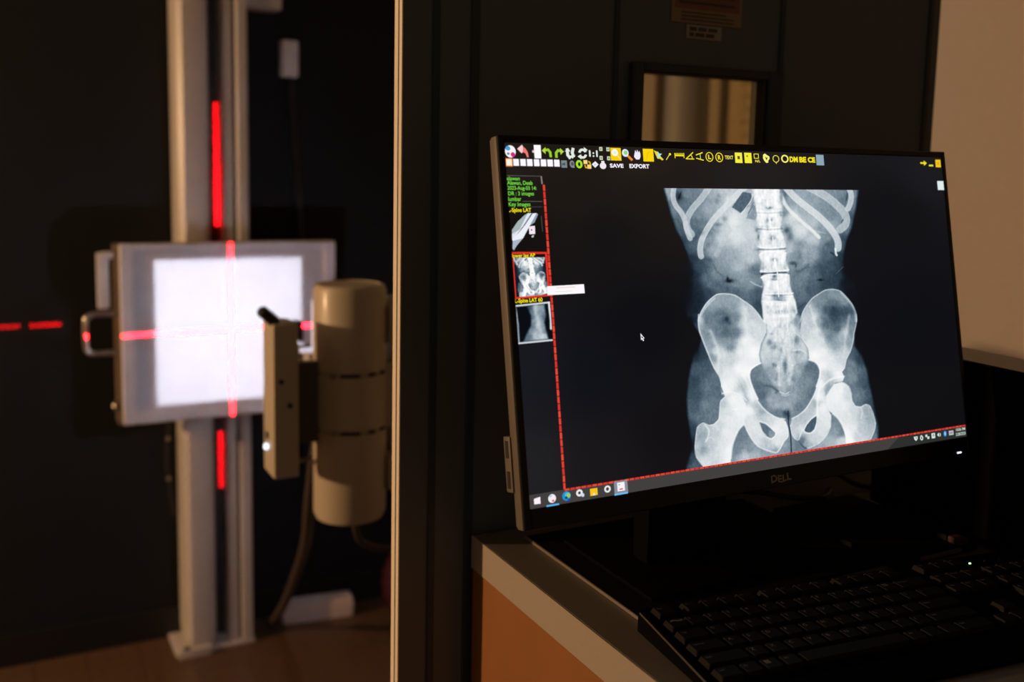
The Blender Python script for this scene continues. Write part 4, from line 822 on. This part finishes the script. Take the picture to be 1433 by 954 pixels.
# ------------------------------------------------------------------ x-ray wall stand and detector
m_alu = mat('grey_enamel', (0.52, 0.47, 0.44), 0.4, c2=(0.47, 0.42, 0.39), scale=30)
m_groove = mat('groove_dark', (0.05, 0.04, 0.035), 0.6)
m_white = mat('white_enamel', (0.62, 0.58, 0.56), 0.4)
m_chrome = mat('brushed_steel', (0.55, 0.48, 0.40), 0.3, 1.0)
m_slot0 = mat('hole_black', (0.004, 0.004, 0.004), 0.8)
st = thing('xray_wall_stand', (0.59, 3.17, FZ), 'grey upright stand holding the glowing white detector panel', 'x-ray stand')
def rail(x0, x1, y0, y1, bev): return B().box(x0, x1, y0, y1, FZ+0.012, 0.95, bev, 3)
part('left_rail', rail(0.490, 0.582, 3.10, 3.262, 0.042), m_alu, st)
part('back_channel', B().box(0.578, 0.625, 3.19, 3.26, FZ+0.012, 0.95), m_groove, st, smooth=False)
part('inner_rail', rail(0.622, 0.652, 3.115, 3.26, 0.007), m_alu, st)
part('groove_strip', B().box(0.652, 0.664, 3.14, 3.26, FZ+0.012, 0.95), m_groove, st, smooth=False)
part('right_rail', rail(0.662, 0.695, 3.105, 3.262, 0.008), m_alu, st)
fp = B().box(0.455, 0.700, 3.10, 3.262, FZ+0.0005, FZ+0.0118, 0.003); part('base_plate', fp, m_alu, st)
part('foot_bracket', B().box(0.462, 0.560, 3.075, 3.0995, FZ+0.0005, FZ+0.03, 0.006), m_alu, st)
part('bolt_hole', B().cyl((0.486, 3.0875, FZ+0.0301), (0.486, 3.0875, FZ+0.0312), 0.0115), m_slot0, st)
part('top_arm', B().box(0.6955, 0.805, 3.12, 3.20, 0.452, 0.56, 0.006), m_alu, st)
# detector
det = part('detector_housing', B().box(0.300, 0.936, 3.022, 3.092, -0.770, -0.250, 0.004), mat('brown_housing', (0.16, 0.11, 0.07), 0.5), st)
m_panel = mat('detector_white', (0.58, 0.55, 0.58), 0.6, c2=(0.56, 0.53, 0.56), scale=15)
m_inner = mat('detector_face', (0.54, 0.51, 0.56), 0.6, scale=15)
px0, px1, pz0, pz1 = 0.311, 0.932, -0.766, -0.247
rm = B(); t_ = 0.034
for a, b, c, d in ((px0, px0+t_, pz0, pz1), (px1-t_, px1, pz0, pz1), (px0+t_, px1-t_, pz1-t_*0.6, pz1), (px0+t_, px1-t_, pz0, pz0+t_)): rm.box(a, b, 2.994, 3.0218, c, d, 0.003, 1)
part('panel_rim', rm, m_panel, det); part('panel_face', B().box(px0+t_, px1-t_, 3.0, 3.0218, pz0+t_, pz1-t_*0.6), m_inner, det, smooth=False)
part('grip_handle', B().box(0.254, 0.286, 3.03, 3.055, -0.432, -0.272, 0.008).box(0.270, 0.2995, 3.03, 3.055, -0.290, -0.270, 0.004), m_white, det)
part('pull_handle', B().tube([(0.2995, 3.03, -0.446), (0.245, 3.03, -0.446), (0.226, 3.03, -0.452), (0.220, 3.03, -0.468), (0.220, 3.03, -0.535), (0.226, 3.03, -0.552), (0.245, 3.03, -0.558), (0.2995, 3.03, -0.558)], 0.0085), m_chrome, det)
part('latch_knob', B().cyl((0.2995, 3.03, -0.715), (0.285, 3.03, -0.715), 0.014, bev=0.004), m_chrome, det)
part('carriage', B().box(0.50, 0.69, 3.0925, 3.0995, -0.66, -0.36, 0.002), m_groove, st)
# hanging lead with two small clips left of the stand
hc = thing('hanging_lead', (0.47, 3.2, -1.1), 'thin dark lead with two pale clips hanging left of the stand', 'cable')
part('lead', B().tube([(0.478, 3.2, -0.76), (0.462, 3.21, -0.85), (0.455, 3.21, -0.95), (0.463, 3.2, -1.05), (0.470, 3.19, -1.12)], 0.005), m_cab, hc)
for z in (-0.872, -1.0): part('clip', B().cyl((0.458, 3.198, z-0.006), (0.458, 3.198, z+0.006), 0.006, bev=0.002), m_chrome, hc)

# wall box with lead, floor box
wb = thing('wall_box', (0.857, YB, 0.26), 'small pale box high on the dark back wall', 'wall box')
part('body', B().box(0.832, 0.884, YB-0.045, YB-0.0005, 0.262, 0.376, 0.008), mat('pale_wall_plastic', (0.85, 0.80, 0.76), 0.5), wb)
part('strain_relief', B().cyl((0.861, YB-0.022, 0.262), (0.863, YB-0.022, 0.235), 0.013, r1=0.009), m_cab, wb)
part('lead', B().tube([(0.863, YB-0.022, 0.24), (0.872, YB-0.018, 0.05), (0.888, YB-0.016, -0.15), (0.90, YB-0.018, -0.35), (0.905, YB-0.02, -0.6), (0.92, YB-0.02, -1.1), (0.925, YB-0.022, FZ+0.115)], 0.010), m_cab, wb)
fb = thing('floor_box', (0.93, 3.21, FZ), 'low pale rectangular box lying on the floor by the dark wall', 'floor box')
R4 = Matrix.Translation((0.93, 3.19, FZ)) @ Matrix.Rotation(math.radians(-7), 4, 'Z')
part('body', B().box(-0.118, 0.118, -0.03, 0.03, 0.0005, 0.066, 0.008, M=R4), mat('pinkish_plastic', (0.72, 0.58, 0.54), 0.5), fb)
part('lid', B().box(-0.112, 0.112, -0.026, 0.026, 0.0662, 0.072, 0.002, 1, M=R4), m_white, fb)
# magenta ball
m_mag = mat('magenta_vinyl', (0.04, 0.002, 0.010), 0.5, scale=8)
bl = B(); n = 0
prof = [(0.125*math.sin(PI*k/28)*(1+0.012*math.cos(k*PI/1.0)), -0.15*math.cos(PI*k/28)) for k in range(29)]; prof[0] = (0, prof[0][1]); prof[-1] = (0, prof[-1][1])
bl.lathe(prof, (1.225, 3.0, FZ+0.151), 40)
ball = solo('exercise_ball', bl, m_mag, 'dark magenta rounded ball on the floor, half hidden behind the barrier edge', 'ball', (1.225, 3.0, FZ))

# ------------------------------------------------------------------ x-ray tube and collimator
m_cream = mat('cream_enamel', (0.54, 0.455, 0.345), 0.45, c2=(0.50, 0.42, 0.315), scale=25, coat=0.1)
m_cream2 = mat('cream_enamel_box', (0.52, 0.45, 0.35), 0.45, c2=(0.48, 0.41, 0.32), scale=25)
m_slot = mat('slot_dark', (0.012, 0.01, 0.008), 0.6)
tu = thing('xray_tube', (0.615, 1.90, FZ), 'cream upright cylindrical x-ray tube on its stand, partly behind the barrier', 'x-ray tube')
TX, TY, TR = 0.615, 1.88, 0.0715; zt, zb = -0.238, -0.7115
hs = B(); Rr = TR
hs.lathe([(0, zb), (Rr-0.018, zb), (Rr-0.005, zb+0.005), (Rr, zb+0.017), (Rr, -0.5255), (Rr-0.003, -0.5245), (Rr-0.003, -0.5195), (Rr, -0.5185), (Rr, -0.4125), (Rr-0.003, -0.4115), (Rr-0.003, -0.4065), (Rr, -0.4055), (Rr, zt-0.012), (Rr-0.004, zt-0.003), (Rr-0.012, zt), (Rr-0.014, zt-0.002), (0, zt-0.002)], (TX, TY, 0), 64)
tube = part('tube_housing', hs, m_cream, tu)
for zz in (-0.409, -0.522):
    for a0, a1 in ((-122, -92), (-76, -66), (-50, -42)):
        P = [(TX+(TR+0.0006)*math.cos(math.radians(a)), TY+(TR+0.0006)*math.sin(math.radians(a)), zz) for a in np.linspace(a0, a1, 6)]
        part('slot', B().tube(P, 0.0036, 8, 0), m_slot, tube)
    a = math.radians(-134); part('screw', B().cyl((TX+TR*math.cos(a), TY+TR*math.sin(a), zz), (TX+(TR+0.006)*math.cos(a), TY+(TR+0.006)*math.sin(a), zz), 0.006, 12, 0.001), m_chrome, tube)
part('port_neck', B().box(TX-0.052, TX+0.052, TY+0.045, 2.0198, -0.56, -0.45, 0.006), m_cream, tu)
arm = part('support_arm', B().box(TX+0.05, 0.9495, TY-0.02, TY+0.07, -0.53, -0.40, 0.006).box(0.95, 1.07, TY-0.02, 2.339, -0.53, -0.40, 0.006), m_cream2, tu)
part('clamp_lug', B().box(TX+0.066, TX+0.12, TY-0.045, TY+0.05, -0.357, -0.277, 0.008), m_cream2, arm)
part('clamp_lug', B().box(TX+0.066, TX+0.12, TY-0.045, TY+0.05, -0.655, -0.585, 0.008), m_cream2, arm)
part('yoke_plate', B().box(TX+0.088, TX+0.104, TY+0.0, TY+0.045, -0.66, -0.27, 0.004), m_cream2, arm)
part('stand_column', B().box(0.95, 1.07, 2.34, 2.46, FZ+0.014, 0.95, 0.012), m_cream2, tu)
part('stand_foot', B().box(0.88, 1.14, 2.22, 2.58, FZ+0.0005, FZ+0.0135, 0.004), m_cream2, tu)
# collimator: hollow box with a square shutter opening towards the detector
cx0, cx1, cy0, cy1, cz0, cz1 = 0.574, 0.715, 2.02, 2.25, -0.588, -0.424; th = 0.005
m_coll = mat('shaded_collimator_enamel', (0.10, 0.08, 0.062), 0.5); m_inblk = mat('shutter_black', (0.01, 0.01, 0.01), 0.7)  # collimator colour darkened to hold the shade beside the tube
cb = B()
cb.box(cx0, cx1, cy0, cy0+th, cz0, cz1).box(cx0, cx0+th, cy0+th, cy1, cz0, cz1).box(cx1-th, cx1, cy0+th, cy1, cz0, cz1)
cb.box(cx0+th, cx1-th, cy0+th, cy1, cz1-th, cz1).box(cx0+th, cx1-th, cy0+th, cy1, cz0, cz0+th)
coll = part('collimator_body', cb, m_coll, tu, smooth=False)
SY, FY, PZ, FX = 2.10, 2.246, -0.506, 0.6150
half = 0.2125*(FY-SY)/(3.0-SY); hz = 0.2125*(FY-SY)/(3.0-SY)
for a, b, c, d in ((cx0+th, FX-half, cz0+th, cz1-th), (FX+half, cx1-th, cz0+th, cz1-th), (FX-half, FX+half, PZ+hz, cz1-th), (FX-half, FX+half, cz0+th, PZ-hz)):
    part('shutter_blade', B().box(a, b, FY-0.003, FY, c, d), m_inblk, coll, smooth=False)
part('cross_wire', B().box(FX-0.00012, FX+0.00012, FY+0.0004, FY+0.0010, PZ-hz-0.004, PZ+hz+0.004), m_inblk, coll, smooth=False)
part('cross_wire', B().box(FX-half-0.004, FX+half+0.004, FY+0.0011, FY+0.0017, PZ-0.00012, PZ+0.00012), m_inblk, coll, smooth=False)
# tall control housing on the collimator's left side
HX0, HX1, HY0, HY1 = 0.4446, 0.491, 1.800, 1.882
ch = part('control_housing', B().box(HX0, HX1, HY0, HY1, -0.590, -0.300, 0.004), m_cream2, tu)
for x, z in ((0.458, -0.406), (0.474, -0.452)): part('screw', B().cyl((x, HY0, z), (x, HY0-0.0032, z), 0.005, 12), m_slot, ch)
part('grip_knob', B().cyl((0.457, 1.823, -0.301), (0.424, 1.816, -0.272), 0.011, 20, 0.004), m_slot, ch)
part('mounting_block', B().box(HX1+0.0002, TX-0.06, 1.862, 1.880, -0.545, -0.385, 0.003), m_coll, ch)
part('indicator_light', B().cyl((HX0, 1.85, -0.539), (HX0-0.007, 1.85, -0.539), 0.0060, 14, 0.002), mat('cool_led', (0.8, 0.85, 1), 0.4, emit=(0.62, 0.78, 1.0), estr=2.0), ch)
part('side_dial', B().cyl((HX0, 1.85, -0.517), (HX0-0.003, 1.85, -0.517), 0.008, 16, 0.001), m_slot, ch)
part('top_bracket', B().box(cx0, 0.64, cy0+0.002, cy0+0.05, cz1+0.0005, cz1+0.022, 0.002), m_cream2, coll)
le = mat('painted_glow', (0.8, 0.8, 0.85), 0.4, emit=(0.72, 0.70, 0.88), estr=0.75)  # glow painted in for the bright edge behind the tube; no lamp there
part('glow_strip', B().box(0.5855, 0.5965, 2.04, 2.046, -0.392, -0.292).box(0.560, 0.5965, 2.036, 2.046, -0.4005, -0.3925), le, coll, smooth=False)
# collimator lamp behind the shutters, and the two line-laser modules with their slits
lamp('collimator_lamp', (FX, SY, PZ), 51, (0.90, 0.95, 1.05), 0.0012, math.radians(60), (0, 1, 0))
lamp('collimator_spill_fill', (FX, FY+0.03, PZ), 5.0, (0.84, 0.84, 1.0), 0.02)  # added fill lamp that lifts the spill around the field; no such source
def laser(name, src, vert, lo, hi, width, power):
    sx, sy, sz = src; d = 0.030; w = width/2; c = 0.006
    y0, y1 = sy-0.010, sy+d
    a0, a1, b0, b1 = (c, c, -lo, hi) if vert else (-lo, hi, c, c)     # inner half-widths left, right, down, up
    body = B(); t = 0.002
    body.box(sx-a0-t, sx+a1+t, y0-t, y0, sz-b0-t, sz+b1+t)
    body.box(sx-a0-t, sx-a0, y0, y1, sz-b0-t, sz+b1+t).box(sx+a1, sx+a1+t, y0, y1, sz-b0-t, sz+b1+t)
    body.box(sx-a0, sx+a1, y0, y1, sz+b1, sz+b1+t).box(sx-a0, sx+a1, y0, y1, sz-b0-t, sz-b0)
    hb = part('laser_housing', body, m_slot, tu, smooth=False)
    if vert: jaws = ((sx-a0, sx-w, sz-b0, sz+b1), (sx+w, sx+a1, sz-b0, sz+b1))
    else: jaws = ((sx-a0, sx+a1, sz-b0, sz-w), (sx-a0, sx+a1, sz+w, sz+b1))
    for x0, x1, z0, z1 in jaws: part('slit_jaw', B().box(x0, x1, y1-0.0006, y1, z0, z1), m_inblk, hb, smooth=False)
    lamp(name, src, power, (1.0, 0.002, 0.006), 0.0, math.radians(110), (0, 1, 0))
laser('line_laser_upright', (FX+0.001, 2.262, -0.392), True, -0.0212, 0.0181, 0.00034, 1500)
laser('line_laser_level', (0.690, 2.262, -0.506), False, -0.026, 0.012, 0.00034, 2100)

# hoses
m_hose = mat('brown_hose', (0.050, 0.034, 0.028), 0.55)
part('hose', B().tube([(0.625, 2.12, -0.590), (0.622, 2.16, -0.68), (0.628, 2.22, -0.80), (0.642, 2.30, -0.92), (0.697, 2.60, -1.13), (0.748, 2.93, -1.36), (0.764, 3.13, -1.50), (0.765, 3.20, FZ+0.014)], 0.013), m_hose, tu)
part('lead', B().tube([(0.625, 1.88, -0.7125), (0.630, 1.885, -0.745), (0.65, 1.90, -0.78), (0.70, 1.90, -0.80), (0.78, 1.88, -0.79), (0.86, 1.90, -0.70), (0.97, 1.93, -0.532)], 0.007), m_hose, tu)
part('lead', B().tube([(0.4915, 1.85, -0.56), (0.52, 1.93, -0.60), (0.58, 1.99, -0.61), (0.62, 2.04, -0.60), (0.64, 2.08, -0.589)], 0.004), m_hose, tu)

# ------------------------------------------------------------------ what shows through the small window: right-hand end of the x-ray room
m_steel = mat('grey_paint_column', (0.36, 0.36, 0.38), 0.5)
rc = thing('round_column', (1.727, 2.30, FZ), 'round grey column seen through the small barrier window', 'column')
part('shaft', B().cyl((1.727, 2.30, FZ+0.031), (1.727, 2.30, 1.04), 0.064, 40), m_steel, rc)
part('floor_flange', B().cyl((1.727, 2.30, FZ+0.0005), (1.727, 2.30, FZ+0.0305), 0.10, 40, 0.004), m_steel, rc)
for i, (y0, y1) in enumerate(((3.055, 3.095), (2.695, 2.72))):
    struct('trim_%d' % (i+1), B().box(XR-0.022, XR-0.0005, y0, y1, FZ+0.11, 1.0, 0.002, 1), mat('dark_door_trim', (0.10, 0.075, 0.05), 0.5))
no = thing('paper_notice', (XR-0.001, 2.6, -0.1), 'cream printed sheet on the wall seen through the right of the small window', 'notice')
part('sheet', B().box(XR-0.0016, XR-0.0004, 2.49, 2.685, -0.12, 0.32), mat('cream_paper', (0.72, 0.60, 0.40), 0.6), no, smooth=False)
for k in range(9): part('print_line', B().box(XR-0.0021, XR-0.0017, 2.505, 2.63-0.01*(k % 3), 0.275-k*0.042, 0.287-k*0.042), mat('faint_print', (0.50, 0.38, 0.22), 0.6), no, smooth=False)

# ------------------------------------------------------------------ lift everything so that the floor is at z = 0
for o in scene.objects:
    if o.parent is None: o.location.z -= FZ
